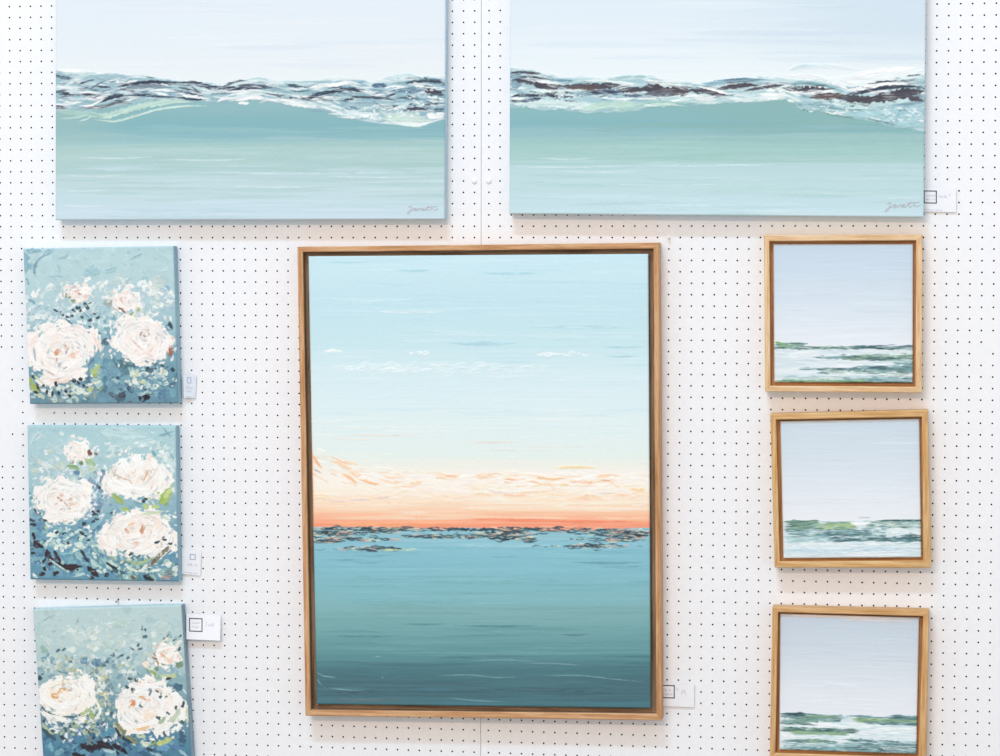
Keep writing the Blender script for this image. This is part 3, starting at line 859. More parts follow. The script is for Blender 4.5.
def roses_top():
    p = Painting([(23.2, 248.6), (173.2, 246), (178.2, 403.2), (29.9, 404)], 0.036, 2.4, 21, (1.04, 1.035, 1.06))
    rose_bg(p, [(246, 'B6D6DE'), (262, 'BBDAE1'), (280, 'B9D8DF'), (305, 'B4D3DB'), (330, '9DC3D0'), (360, '7DA9BA'), (385, '6F9AAE'), (404, '6B93A6')], 20, 180, 246, 404, 404)
    lay(p, [(9, '86B3C3', (24, 252), (25, 262), (26, 274)), (5, '8AB5C4', (26, 250.6), (34, 251), (42, 251)), (2.4, '7FA9BC', (30, 270), (34, 259), (44, 252.4), (55, 249.4)),
            (2.2, '86AEC0', (33, 268), (40, 259), (49, 253.6), (54, 251.4)), (3, '7FA5BA', (35.6, 277), (34.6, 269), (37, 261)), (3, 'C3DDE4', (31, 265), (37, 257), (46, 252)),
            (1.6, '6D93A6', (26.5, 278), (28, 282), (29.5, 286)), (3, '84A9BC', (28, 300), (33, 302), (38, 309)), (2, '98BECA', (57, 259), (66, 257), (68, 252)),
            (9, 'A0C7D2', (83, 275), (92, 273), (101, 272)), (6, 'A2C8D3', (88, 268), (98, 272)), (5, 'A5CBD5', (103, 272), (110, 271), (117, 266)),
            (2, '98BECB', (129, 260), (136, 257), (143, 254)), (2, '9AC0CC', (127, 252), (130, 253)), (1.8, '96BBC8', (138, 248), (139, 251)),
            (1.6, '9BC1CD', (57, 264), (60, 270), (58, 276)), (2, '9CC2CE', (50, 277), (58, 276), (64, 277)),
            (10, 'C9D9D7', (151, 280), (158, 283), (165, 281)), (8, 'CCDCD9', (115, 277), (120, 279)), (6, 'A1C8D3', (143, 276), (146, 282), (149, 288)), (6, '8FBBD8', (163, 287), (170, 290)),
            (3, 'BFDDE3', (150, 268), (158, 272), (168, 270)), (10, 'B7D7DE', (158, 254), (166, 256), (172, 262))], a=.85, rag=.5)
    p.dabs(100, 300, 76, 22, 120, ['E3EEF0', 'D3E5E9', 'C0DAE1', 'EFF4F5', 'D6E2DF', 'B5CFD9'], (2, 5), (4, 10))
    p.dabs(45, 318, 22, 14, 45, ['E8F1F3', 'D5E6EB', 'BCD5DF', 'A9C8D6'], (2, 5), (4, 10), ang=30)
    p.dabs(140, 300, 36, 18, 60, ['E9F2F4', 'CFE1EA', 'BBD4E3', 'F3F4F4', 'D9E5DF', 'A5C5D9'], (2, 4.5), (4, 8))
    p.dabs(96, 326, 22, 14, 50, ['7FA8BA', '9CC2CF', 'D9E9EC', '86AFBE', 'C0DCE2'], (2, 4), (4, 9), ang=-35)
    p.dabs(104, 380, 74, 22, 150, ['6E9CB0', '5F8CA3', '84B0C0', 'A9C9CF', '56798C', '739FB0'], (2.5, 6), (5, 12), ang=10, spread=40)
    p.dabs(62, 392, 36, 9, 70, ['D5E3DC', 'B9CFCC', '7F9AA3', 'E5EDE8', '93AAA9', 'C6D6C4'], (1.6, 4), (4, 9), ang=-25)
    p.dabs(150, 378, 26, 10, 60, ['DDE9E2', 'C5DAD8', 'E9F0EA', '86AEBB', 'CBD9BE'], (1.6, 3.6), (3, 7), ang=15)
    lay(p, [(2.6, '4E7384', (68, 322), (80, 332), (92, 338), (100, 347)), (2, '577E90', (66, 319), (76, 328)), (2.4, '4B6C7E', (88, 326), (94, 330), (102, 335)), (9, '5A7A8C', (105, 338), (107, 346)),
            (6, '567C88', (113, 361), (124, 364), (136, 366)), (6, '5B8390', (120, 368), (130, 374))], rag=.5)
    dk_list(p, [(56, 311), (62, 314), (74, 311), (80, 311), (86, 305), (88, 308), (72, 316), (94, 314), (98, 318), (90, 320), (68, 318), (82, 317), (78, 308)], '405C68', ang=-20, spread=25)
    wh = ['FDFBFA', 'F7EFEB', 'F3F5F6', 'F9E9E2', 'E9EEF0']
    p.rose(77, 293, 14, 9, wh, ['CDB9B0', 'C3CFD6', 'E5C3B6'], [(76, 292, 'E3B3A6', 2.5, 6, 10), (80, 295, '8B6A66', 1.4, 5, -10), (86, 297, 'F1D2C6', 5, 5, 60)], rings=3)
    dk_list(p, [(66, 296), (69, 297), (73, 302)], '8FA78D', (2.5, 4), (4, 7))
    p.rose(125, 302, 15, 11, wh, ['CDB9B0', 'C3CFD6', 'E8C9BD'], [(122, 300, 'EBC9BD', 4, 7, -40)], rings=3)
    lay(p, [(1.8, '7C5A4A', (118, 307.5), (122, 310), (127, 315)), (2, '3F504C', (122, 317), (126, 320)), (8, 'A9B9B7', (103, 304), (108, 303), (112, 300)), (6, 'A9BF8A', (137, 311), (140, 308)), (4, '9DB387', (128, 317), (136, 313))], rag=.5)
    p.rose(61, 352, 37, 29, PAL, EDG, [(57, 352, 'D9A889', 7, 8, 60), (56, 354, 'CF9A7A', 4, 5, 10), (65, 346, 'D9B49A', 4, 6, -60), (72, 356, 'EFC9B6', 5, 9, 30),
           (66, 353, '7D8FA6', 2, 5, 70), (68, 350, '8A8DA0', 1.6, 5, 70), (60, 365, '9FB0AE', 2, 6, 60), (77, 353, 'F3D6C6', 3, 8, 30), (48, 352, 'BFCBD3', 2.2, 7, 80)], sx=-5, sy=-3)
    lay(p, [(8, 'FDFCFB', (40, 345), (42, 351), (45, 360)), (6, 'F9F6F3', (36, 366), (50, 369), (64, 373), (76, 368)), (3.4, 'F6E6DE', (30, 348), (33, 341), (38, 335)), (2, 'B3C3CC', (34, 347), (35, 355), (36, 362)),
            (1.6, 'C9B7AC', (47, 371), (56, 376)), (5, 'EEF2F4', (86, 350), (84, 360), (78, 368)), (3, 'F3DDD2', (52, 380), (62, 382), (72, 379))], dry=.05)
    p.rose(141, 343, 31, 26, PAL, EDG, [(141, 334, 'B9A59C', 3.4, 6, 60), (149, 334, 'CDAE9E', 2.4, 6, -60), (145, 340, 'DCD3D3', 4, 6, 0), (145, 337, '9FA6B4', 2, 4, 0),
           (140, 348, 'E6C6B6', 2.6, 12, -38), (134, 342, 'D5B3A2', 1.8, 8, -38), (150, 355, 'EED0C2', 2.4, 10, -35), (147, 331, 'C3B3A8', 2, 5, 20)], sx=3, sy=-5)
    lay(p, [(6, 'FDFCFB', (116, 344), (126, 352), (138, 358)), (5, 'FBF8F5', (120, 336), (130, 344), (142, 352)), (1.4, 'A9A09C', (124, 357), (132, 362)), (4.6, 'A8705A', (170.6, 345), (170.4, 351), (168.6, 357)),
            (2.4, 'E9C9BB', (172.5, 336), (173.4, 341)), (7, '6E96A8', (167.5, 324), (170, 331)), (3, '3E5460', (168.6, 322), (172.6, 330))], dry=.05, rag=.5)
    lay(p, [(5, 'A8BB6E', (30, 377), (33, 385), (40, 394)), (2, 'D5E0C3', (31, 373), (40, 380), (46, 388)), (6, 'B7CD90', (90, 373), (96, 370), (100, 364)), (4, 'A9C27F', (92, 376), (98, 374)),
            (4, 'B9C98F', (84, 394), (90, 390), (94, 386)), (3, '9FB86A', (99, 390), (102, 386)), (2.4, 'EEF2EE', (80, 386), (92, 384), (102, 381)), (6, 'DDE9E4', (70, 389), (80, 391), (90, 394))], rag=.5)
    dk_list(p, [(34, 377), (38, 387), (47, 392), (53, 393.5), (59, 393), (66, 391), (70, 396), (78, 383), (81, 379), (57, 384), (84, 385), (36, 392), (44, 386), (74, 381)], '36424C', ang=-50, spread=30)
    lay(p, [(6, '5A7183', (108, 392), (117, 397), (124, 399)), (6, '4A5560', (118, 396), (126, 394)), (4, '3D4B57', (128, 386), (130, 392)), (5, '2E3440', (139, 400), (146, 397), (152, 394)), (3, '353B47', (138, 396), (145, 401)),
            (9, '5F86A4', (158, 392), (166, 396)), (7, '79AABB', (170, 388), (174, 398)), (4, '4F7084', (146, 371), (156, 370))], rag=.5)
    dk_list(p, [(147, 369), (155, 369), (162, 366), (172, 370), (118, 378), (131, 391)], '3F5560')
    p.smear(420, 6, (.8, 2.4), (2.5, 7), None)
    p.smear(260, 3, (.6, 1.4), (2, 5), None)
    return p

def roses_middle():
    p = Painting([(27.2, 425.6), (175.4, 426), (178, 581.6), (30.2, 579.4)], 0.036, 2.4, 22, (1.01, 1.0, 1.03))
    rose_bg(p, [(425, 'ABD0D9'), (440, 'B0D3DB'), (460, 'AFD1D9'), (480, 'A9CAD5'), (505, '93B9C8'), (530, '7CA8BC'), (555, '6C9CB5'), (582, '6496AF')], 25, 180, 425, 582, 582)
    lay(p, [(12, 'C2DEE4', (100, 432), (125, 434), (150, 436)), (10, 'BEDCE2', (115, 446), (130, 444), (160, 442)), (5, 'DDEBEE', (60, 435), (63, 432)), (3, 'C6DDE3', (30, 446), (34, 436), (42, 432)),
            (3, 'CFE0E5', (36, 440), (42, 436), (47, 440)), (8, 'B9D5DA', (45, 450), (56, 446), (66, 444)), (8, 'A6CBD3', (32, 455), (34, 470)), (2.2, '84AAB8', (158, 436), (166, 434), (175, 431)),
            (2, '84AAB8', (162, 427), (168, 434), (171, 437)), (7, 'A3C9CC', (158, 452), (161, 446), (165, 441)), (11, 'D3E6E9', (166, 452), (170, 462), (173, 470)), (2, '8AB3BD', (170, 453), (174, 461)),
            (2, 'DDEBEE', (150, 432), (155, 434)), (3, 'DDEDF0', (40, 464), (50, 466), (58, 472)), (6, 'D9E5E6', (36, 460), (46, 466), (50, 474)), (6, 'C5D5CE', (56, 462), (62, 468), (66, 472))], a=.85, rag=.5)
    p.dabs(60, 466, 32, 16, 70, ['D9E6EA', 'C2DAE0', 'E9F0F2', 'B3CFD9', 'C9DAD2'], (2, 5), (4, 9))
    p.dabs(130, 450, 40, 10, 40, ['D5E7EB', 'E6F0F3', 'B7D6DE'], (1.6, 3.6), (4, 9), ang=30)
    p.dabs(98, 490, 14, 22, 60, ['7F9FBA', '9AB6CA', 'D6E4EC', '6F93AC', 'EAF1F4', 'A6C0CF'], (2, 5), (4, 9))
    p.dabs(66, 545, 40, 30, 160, ['6E9FB8', '7FB0C0', '5C88A8', '9CC3C9', '6592B2', '86B4BF'], (2.5, 6), (5, 12), ang=-35, spread=30)
    p.dabs(68, 540, 24, 12, 60, ['CFE3E0', 'A9CCCD', '8FB9C4', 'DDEBE4', 'E9F1EC'], (1.6, 4), (4, 9), ang=15, spread=25)
    p.dabs(140, 568, 40, 12, 110, ['86AEB2', 'A9CBC9', '6B939C', 'D5E5E1', '9DBDB5', '5E8490'], (1.8, 4.5), (4, 10), ang=15, spread=30)
    p.dabs(104, 556, 14, 16, 40, ['9DC3C6', 'BAD8D4', '6A94A2', 'D9E9E4'], (2, 4), (6, 12), ang=-50, spread=15)
    wh = ['FFFFFF', 'FDFBFA', 'F6F2F1', 'F3F5F6', 'F9F1EC']
    p.rose(78, 452, 14, 11, wh, ['D9D0CC', 'CBD6DB', 'E9DAD2'], [], rings=3)
    lay(p, [(4, '7F5A50', (88, 450), (90, 453), (91, 457)), (4, '8FB285', (66, 466), (74, 467), (80, 469)), (5, 'A9C7A0', (84, 458), (92, 464), (93, 468)), (4, '6E8A6C', (80, 461), (83, 465)), (3, '7B957B', (70, 461), (74, 463)),
            (6, 'C6DAC9', (88, 470), (96, 468)), (2.4, 'B3CFA9', (91, 458), (93, 462))], rag=.5)
    dk_list(p, [(64, 479), (77, 473), (81, 480), (56, 484), (98, 488), (103, 483)], '6B93B3', (3, 5), (4, 7))
    lay(p, [(9, '8AA3BD', (87, 482), (96, 484)), (8, '7F99B4', (100, 476), (104, 480)), (3, '43525E', (96, 485), (101, 489)), (6, '9CC4C4', (36, 485), (40, 490)), (4, '6FA3A6', (29, 492), (33, 500))], rag=.5)
    p.rose(65, 500, 31, 22, PAL[:6], EDG, [(60, 499, 'A5714F', 2, 9, -40), (66, 504, 'B07A55', 1.8, 7, -45), (69, 508, '8B5F48', 1.6, 4, -30), (70, 500, 'E6B894', 3, 7, 30), (62, 495, 'DCC0B0', 4, 6, 20),
           (74, 503, 'F0CDB2', 3, 8, 10), (65, 521, 'F3D5B9', 3, 9, 5), (76, 519, 'A8C2A6', 4, 5, 20), (56, 504, 'CDB8AC', 2, 5, 40)], sx=0, sy=0)
    p.rose(138, 477, 33, 23, PAL[:6], EDG, [(129, 482, 'E2B58C', 2.6, 9, -25), (145, 476, 'DDA878', 3.4, 14, 68), (133, 474, 'EFD0B9', 2, 10, -60), (138, 480, 'F3DCC9', 3, 9, 60), (152, 460, 'F0DCD0', 6, 7, 40),
           (136, 470, 'EBD0BD', 1.6, 8, 70), (160, 466, 'E9CBB7', 2, 8, -70)], sx=0, sy=2)
    lay(p, [(7, 'FFFFFF', (122, 458), (124, 464), (128, 474)), (8, 'FFFFFF', (134, 454), (138, 462), (141, 472)), (7, 'FCFAF8', (152, 458), (156, 468), (155, 480)), (7, 'FDFCFB', (112, 478), (124, 483), (136, 490)),
            (6, 'FFFFFF', (108, 486), (122, 491), (134, 496)), (6, 'FDFCFB', (160, 464), (163, 474), (158, 486)), (1.4, 'CBB6A8', (112, 473), (122, 478), (132, 481)), (1.2, 'D5C9C2', (148, 481), (154, 474), (158, 466)),
            (4, 'B3D3DA', (127, 459), (130, 462)), (3, '8FBFCB', (141, 455), (146, 460)), (3, '7FB3C2', (152, 450), (156, 457))], dry=.05)
    p.rose(137, 536, 41, 24, PAL, EDG, [(127, 531, 'CF9A78', 3.4, 8, -45), (142, 529, 'CB9070', 4, 10, 75), (131, 524, 'F0CBB0', 4, 8, 30), (136, 543, 'F0CCB6', 4, 8, 10), (142, 534, 'D9A98A', 3, 6, 70), (120, 546, 'F6E6DC', 4, 12, -15),
           (158, 526, 'F7E8DF', 10, 14, 80)], sx=-2, sy=-5)
    lay(p, [(9, 'A5C26F', (170, 488), (166, 496), (159, 504)), (4, 'C9DCA0', (170, 489), (164, 499)), (5, '9DB86C', (112, 493), (118, 499), (124, 505)), (4, 'A4BE77', (121, 508), (130, 511)), (5, 'B5CF8F', (143, 504), (149, 509)),
            (4, 'B9D296', (151, 506), (160, 507)), (3, 'CFE0C3', (140, 515), (150, 513), (166, 511)), (3, '8FB37A', (168, 503), (164, 506))], rag=.4)
    dk_list(p, [(143, 501), (146, 499)], '3B454B')
    dk_list(p, [(158, 541), (163, 538), (156, 542), (165, 540), (170, 543), (95, 514), (98, 511), (94, 511), (84, 524), (93, 522), (97, 519), (57, 533), (64, 533), (72, 532), (82, 532), (78, 538), (68, 543), (88, 540), (112, 513)], '3D4A55', (1.8, 3), (3.5, 7), ang=12, spread=20)
    dk_list(p, [(131, 554), (138, 557)], '46564F', ang=30, spread=10)
    lay(p, [(4.4, '8C8473', (169, 546), (160, 555), (147, 567)), (2, '6E5E50', (160, 554), (156, 559), (146, 568)), (3, 'A9C29B', (124, 560), (140, 563), (156, 556)), (3, 'D9E6D5', (126, 567), (140, 572)),
            (3, '9DB69A', (108, 556), (116, 560)), (3, 'EEF3EF', (165, 565), (172, 562)), (2.6, 'E3EDEA', (150, 571), (162, 569)), (7, '7F9294', (164, 572), (172, 576)), (2, 'C9B3AE', (162, 577), (170, 579)),
            (4, '2E3C45', (143, 575), (148, 578), (155, 580)), (3, '6E675F', (128, 577), (136, 578)), (3, '2F3A44', (105, 562), (112, 566), (118, 570)), (5, '353F4A', (104, 574), (109, 575)), (3, '4B6675', (112, 570), (126, 573))], rag=.4)
    dkb = '3A3238'
    lay(p, [(5, dkb, (47, 549), (49, 556), (55, 562)), (5.6, dkb, (54, 562), (62, 566), (72, 567), (83, 566)), (3.4, dkb, (54, 550), (58, 557), (61, 563)), (4.6, dkb, (34, 540), (37, 545), (44, 547)), (3, dkb, (33, 532), (35, 540)),
            (3, '3E4550', (80, 549), (85, 557), (90, 563)), (5, dkb, (87, 566), (93, 571), (99, 577)), (3.4, dkb, (89, 576), (94, 579)), (2.6, dkb, (70, 569), (71, 573)), (3.4, dkb, (42, 562), (47, 560)), (3.4, dkb, (48, 565), (53, 562)),
            (2.6, dkb, (44, 566), (46, 571)), (4.6, dkb, (39, 574), (46, 573)), (4.6, dkb, (53, 575), (59, 571)), (3, '3F4B47', (31, 553), (36, 553)), (2.6, '414A55', (29, 519), (36, 521)), (3, '3E4752', (30, 524), (37, 525)),
            (2, '4F6472', (34, 508), (38, 514)), (2.4, '4F6472', (42, 519), (48, 521)), (2.6, 'E3EEEA', (31, 573), (38, 578)), (3, '5A77A5', (34, 562), (42, 563)), (3, 'CFE3DC', (44, 523), (50, 529)), (3, 'A9C2A0', (44, 524), (47, 530)), (2, '86C0CC', (60, 555), (74, 552))], rag=.5, dry=.03)
    lay(p, [(4, '8FBFCC', (90, 530), (97, 524), (104, 517)), (2, 'C2DEDF', (48, 558), (58, 565), (70, 573)), (2, 'B5D4D6', (72, 577), (84, 574), (92, 578))], rag=.3)
    p.smear(420, 6, (.8, 2.4), (2.5, 7), None)
    p.smear(260, 3, (.6, 1.4), (2, 5), None)
    return p

def roses_bottom():
    p = Painting([(32.9, 609.2), (181, 605), (191.4, 762.6), (43.6, 765)], 0.036, 2.4, 23, (0.97, 0.96, 0.985))
    rose_bg(p, [(605, 'BAD3D7'), (620, 'BBD4D7'), (640, 'BBD3D6'), (660, 'AFCBD0'), (680, '97B7C0'), (700, '7EA3B2'), (725, '678FA3'), (745, '5789A3'), (765, '4F7F9A')], 30, 195, 604, 765, 765)
    lay(p, [(9, 'C9DBDB', (75, 640), (88, 634), (104, 628)), (8, 'CBDDDC', (90, 645), (104, 641)), (7, 'C3D8D8', (60, 634), (72, 628)), (8, 'B3CFD4', (36, 622), (42, 636)), (8, 'B9D0CC', (112, 620), (128, 624)),
            (6, 'AFCAD2', (146, 616), (152, 622)), (9, 'C6DAD8', (158, 622), (164, 630)), (10, 'B3CED2', (172, 618), (178, 626)), (2, '9CBAC0', (42, 622), (50, 617), (56, 615)), (7, 'C9DDDF', (130, 640), (140, 636)),
            (7, '8FB2BC', (166, 632), (172, 638)), (6, '86ABB5', (176, 636), (178, 642)), (10, 'C5D3DE', (142, 652), (148, 650)), (2, 'A0BCC4', (52, 632), (56, 630)), (2.4, '9DB9C0', (76, 625), (79, 617))], a=.8, rag=.5)
    p.dabs(110, 645, 70, 20, 110, ['CBDDDD', 'BAD2D5', 'D9E5E4', 'AECAD0', 'C3D5CF'], (2, 5), (4, 10))
    p.dabs(125, 672, 50, 18, 110, ['8FB3C0', 'C3D6DA', '9DBCC6', 'D9E5E6', 'A9BFA6', '7FA3B2', 'B9CCC0'], (2, 4.5), (4, 9))
    p.dabs(68, 668, 34, 12, 60, ['A9C3C6', 'C6D5D3', '8FAEB8', 'BCC7AE', 'D5DFDA'], (2, 4.5), (4, 9), ang=-30)
    p.dabs(100, 690, 12, 26, 70, ['9FB6AE', 'C0CFC4', '7C98A2', 'B9C4A6', 'DDE5E0', '6B8C9C'], (2, 4), (4, 9))
    p.dabs(105, 745, 80, 20, 200, ['5789A3', '4A7A97', '6A9BB2', '436884', '7AA7B7', '5C7FA4'], (2.5, 6), (5, 12), ang=45, spread=40)
    p.dabs(72, 724, 32, 12, 120, ['DDE5EA', '8DA6B0', '44606C', 'C9D6D9', 'A9BC9E', 'E9EEEF', '5F7F8C'], (1.5, 3.6), (3, 8), ang=-40, spread=30)
    p.dabs(105, 726, 16, 16, 60, ['D3DDE2', '54707E', '7395A6', 'E6ECEC', 'A9BFA9'], (1.5, 3.6), (3, 8))
    dk_list(p, [(84, 660), (95, 663)], '6F92AA', (6, 9), (8, 11))
    dk_list(p, [(48, 655), (52, 660), (44, 658)], '7FA5B3', (3.5, 5), (5, 8))
    dk_list(p, [(43, 648), (45, 651)], '95B3AE', (3.5, 5), (5, 8))
    dk_list(p, [(104, 666), (107, 662), (112, 656), (114, 655), (145, 630), (145, 637), (138, 645), (140, 649), (132, 648), (128, 658), (118, 657), (122, 655), (164, 640), (168, 636), (174, 640), (180, 636), (142, 628), (58, 651), (64, 650), (71, 662), (92, 668)], '54747E', (1.6, 3), (3, 6.5), ang=-30, spread=50)
    wh = ['F6E9DF', 'F3E2D6', 'FBF5F0', 'FDFBF8', 'EBDCD3']
    p.rose(166, 656, 13, 12, wh, ['D5BBAA', 'C9B7AC', 'E6CDBB'], [(163, 655, 'DDB79C', 3, 10, -55), (168, 660, 'E6C3A9', 3, 8, -50), (172, 650, 'FFFFFF', 5, 7, 30)], rings=3)
    lay(p, [(4, '9A6F5B', (153.5, 653), (156, 659), (158.5, 666)), (4, 'FBF6F2', (157, 652), (160, 660), (164, 668)), (4, '9CB07F', (146, 668), (154, 674), (160, 679)), (4, 'C3CF9F', (160, 676), (170, 677), (178, 673)), (5, '7F9A82', (155, 667), (158, 671)),
            (5, '7F9A82', (176, 667), (183, 662)), (4, '46646C', (178, 648), (181, 650)), (4, 'EEF0EA', (176, 645), (182, 641)), (3, '33454D', (162, 679), (172, 678)), (6, 'F3E6DC', (143, 662), (148, 668)), (9, '4F6F86', (174, 684), (182, 690)), (5, '6E93A8', (166, 684), (172, 688)),
            (6, 'B5B99A', (70, 668), (78, 673)), (6, 'BFC6A0', (100, 676), (106, 680)), (2, '6A8C9C', (56, 670), (64, 673), (72, 672)), (5, '3F5E6A', (38, 676), (42, 680))], rag=.5)
    p.rose(67, 698, 32, 22, PAL[:5] + ['FBF3E6'], EDG + ['E6D3B0'], [(63, 690, 'D9A468', 5, 9, 0), (55, 696, 'D9A468', 5, 9, -20), (60, 692, 'E9C79A', 4, 9, 30), (70, 690, 'B9A9A0', 3, 7, 20), (52, 690, 'F3DAC0', 3, 9, -30), (80, 697, 'EBCFA9', 2.4, 10, 65),
           (60, 702, 'E9B9A0', 2, 4, 0), (72, 702, 'F6EBDD', 4, 14, 25)], sx=-7, sy=-5)
    lay(p, [(5, 'FDFCFB', (40, 690), (44, 698), (54, 706), (66, 709)), (4, 'FDFBF8', (66, 705), (80, 700), (86, 690)), (2.4, '4F7078', (39.6, 704), (47, 711), (60, 716)), (2.4, '55737A', (62, 716.6), (76, 716), (88, 711)), (3, 'F6F0E8', (50, 712), (66, 714), (80, 709)),
            (5, '9DB57B', (90, 712), (94, 719)), (4, 'A9BF8F', (80, 715), (92, 708)), (3, 'A9BC9A', (42, 722), (48, 730), (56, 736)), (4, 'F0F1EF', (40, 711), (50, 718), (58, 725)), (5, 'A3B783', (72, 724), (78, 726)), (4, '3F5A66', (42, 728), (54, 739)), (4, 'E9EEF2', (64, 722), (72, 720)),
            (2.6, 'F3F0E8', (96, 700), (100, 712), (94, 720))], rag=.4)
    p.rose(149, 708, 38, 29, PAL, EDG + ['A9BDB9'], [(133, 703, 'D98F5C', 5, 8, 70), (142, 698, 'E0AE8A', 4, 9, -20), (147, 700, 'DCA27C', 3, 8, -10), (141, 706, '56717A', 3.4, 6, -40), (139, 683, 'E9B9A0', 3, 6, 20), (158, 690, 'C9B0A6', 2, 8, -10),
           (150, 690, '9FB2BC', 4, 6, 10), (150, 716, 'F6E3D3', 8, 14, 25)], sx=-8, sy=-5)
    lay(p, [(3, 'F3CFA3', (131, 729), (141, 729), (152, 726)), (3, 'FDFCFA', (120, 724), (135, 732), (150, 732)), (5, 'C6D6C6', (168, 722), (176, 716), (180, 708)), (3, 'A9BFA6', (158, 724), (166, 716)), (4, 'B5C9B5', (136, 735), (146, 737)),
            (5, '8F9370', (115, 720), (121, 729), (128, 736)), (5, '8C8F6E', (124, 734), (132, 739), (138, 743)), (2, 'F0EFE8', (113, 723), (118, 732), (126, 740)), (3, '33454D', (114, 726), (122, 737), (134, 744)), (6, 'C3CC7F', (156, 744), (164, 742), (172, 738)), (4, '8FAF7F', (148, 744), (156, 742)),
            (6, '6FA0C5', (160, 748), (170, 748)), (5, 'D5DDD0', (140, 742), (150, 745)), (3, '3A4C54', (146, 748), (154, 751)), (3, 'C9D6C0', (186, 706), (188, 716), (187, 724)), (3, '46606A', (182, 708), (184, 700)), (6, '4B6880', (180, 730), (184, 744)),
            (3, 'A6C3CF', (150, 752), (160, 756), (168, 760)), (3, '9CBFC9', (178, 750), (188, 756))], rag=.5)
    dk_list(p, [(160, 697), (166, 697), (157, 691), (133, 690), (127, 687), (136, 680), (168, 713), (158, 718), (165, 733), (136, 722), (176, 708), (130, 679), (153, 742), (182, 722)], '4A5F62', (2, 3.4), (3, 6), ang=-30)
    dkb = '33323A'
    lay(p, [(7, dkb, (80, 744), (90, 748), (104, 746)), (6, dkb, (96, 741), (106, 745), (114, 750)), (6, dkb, (72, 753), (82, 757), (92, 760)), (5, dkb, (112, 744), (120, 748), (128, 754)), (8, '6F8790', (86, 742), (94, 740)), (4, '3E4A54', (60, 736), (68, 741)),
            (4, '3A4852', (88, 730), (94, 733)), (5, '5D9AB3', (104, 736), (112, 728)), (4, '5D9AB3', (46, 745), (54, 752)), (3, 'A9C9CF', (103, 750), (116, 752)), (3, 'BCD0CC', (62, 743), (66, 739)), (4, '7FB3C6', (50, 742), (53, 752)), (5, '5F93AC', (110, 728), (114, 738))], rag=.5, dry=.03)
    p.smear(420, 6, (.8, 2.4), (2.5, 7), None)
    p.smear(260, 3, (.6, 1.4), (2, 5), None)
    return p

G_ROSE = 'unframed white rose paintings'
canvas_thing('rose_painting', roses_top(), 'square unframed painting of white roses on pale blue, highest of the three at left', G_ROSE, M_EDGE_ROSE, None, M_EDGE_TOP)
canvas_thing('rose_painting', roses_middle(), 'square unframed painting of three white roses with bright green leaves, middle of the left column', G_ROSE, M_EDGE_ROSE,
             (scribble_word(161, 575, 13, 4), 'E3CBCB'), M_EDGE_TOP)
canvas_thing('rose_painting', roses_bottom(), 'tilted unframed painting of white roses, lowest of the left column, cut by the bottom edge', G_ROSE, M_EDGE_GREY, None, M_EDGE_TOP)

# ------------------------------------------------------------------ framed paintings
def frame_rails(t, base, outer, inner, canvas, d_front, d_ledge, mats_h, mats_v):
    """floating frame: four mitred L-shaped rails, each its own piece"""
    O = [np.array(at(x, y, d_front)) for x, y in outer]
    I = [np.array(at(x, y, d_front)) for x, y in inner]
    Cq = [np.array(at(x, y, d_ledge + 0.006)) for x, y in canvas]
    cen = sum(Cq) / 4
    def section(k):
        o, i, c = O[k], I[k], Cq[k]
        c = c + (cen - c) / np.linalg.norm(cen - c) * 0.010
        L = []
        u = lambda p, d: np.array([p[0], -d, p[2]])
        mixp = lambda a, b, s: a * (1 - s) + b * s
        ch = 0.13
        L.append(u(o, 0.001))
        L.append(u(o, d_front - 0.0016))
        L.append(u(mixp(o, i, ch), d_front))
        L.append(u(mixp(o, i, 1 - ch), d_front))
        L.append(u(i, d_front - 0.0014))
        L.append(u(i, d_ledge))
        L.append(u(c, d_ledge))
        L.append(u(c, 0.001))
        return L
    secs = [section(k) for k in range(4)]
    for k in range(4):
        a, b = secs[k], secs[(k + 1) % 4]
        n = len(a); m = 14
        V, Fc, MI = [], [], []
        for s in np.linspace(0, 1, m):
            for j in range(n):
                V.append(tuple(a[j] * (1 - s) + b[j] * s))
        for s in range(m - 1):
            for j in range(n):
                j2 = (j + 1) % n
                Fc.append((s * n + j, s * n + j2, (s + 1) * n + j2, (s + 1) * n + j))
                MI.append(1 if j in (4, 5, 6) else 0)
        Fc.append(tuple(range(n))[::-1]); MI.append(0)
        Fc.append(tuple((m - 1) * n + j for j in range(n))); MI.append(0)
        mats = mats_h if k in (0, 2) else mats_v
        mesh('frame_rail', V, Fc, mats, t, base, idx=MI)

def framed_thing(name, p, outer, inner, label, group, d_front, d_ledge, mats_h, mats_v, edge_mat, sig=None):
    mid = [sum(c[k] for c in p.quad) / 4 for k in (0, 1)]
    b = at(mid[0], mid[1], 0); b = Vector((b.x, 0, b.z))
    t = thing(name, b, label, 'painting', group)
    frame_rails(t, b, outer, inner, p.quad, d_front, d_ledge, mats_h, mats_v)
    f = p.build('painted_canvas', t, b)
    w = edge_wrap('canvas_edge', p.quad, p.depth, d_ledge + 0.0005, edge_mat, t, b)
    if sig:
        signature(t, b, sig[0], p.depth + 0.0012, sig[1], .0009)
    return t

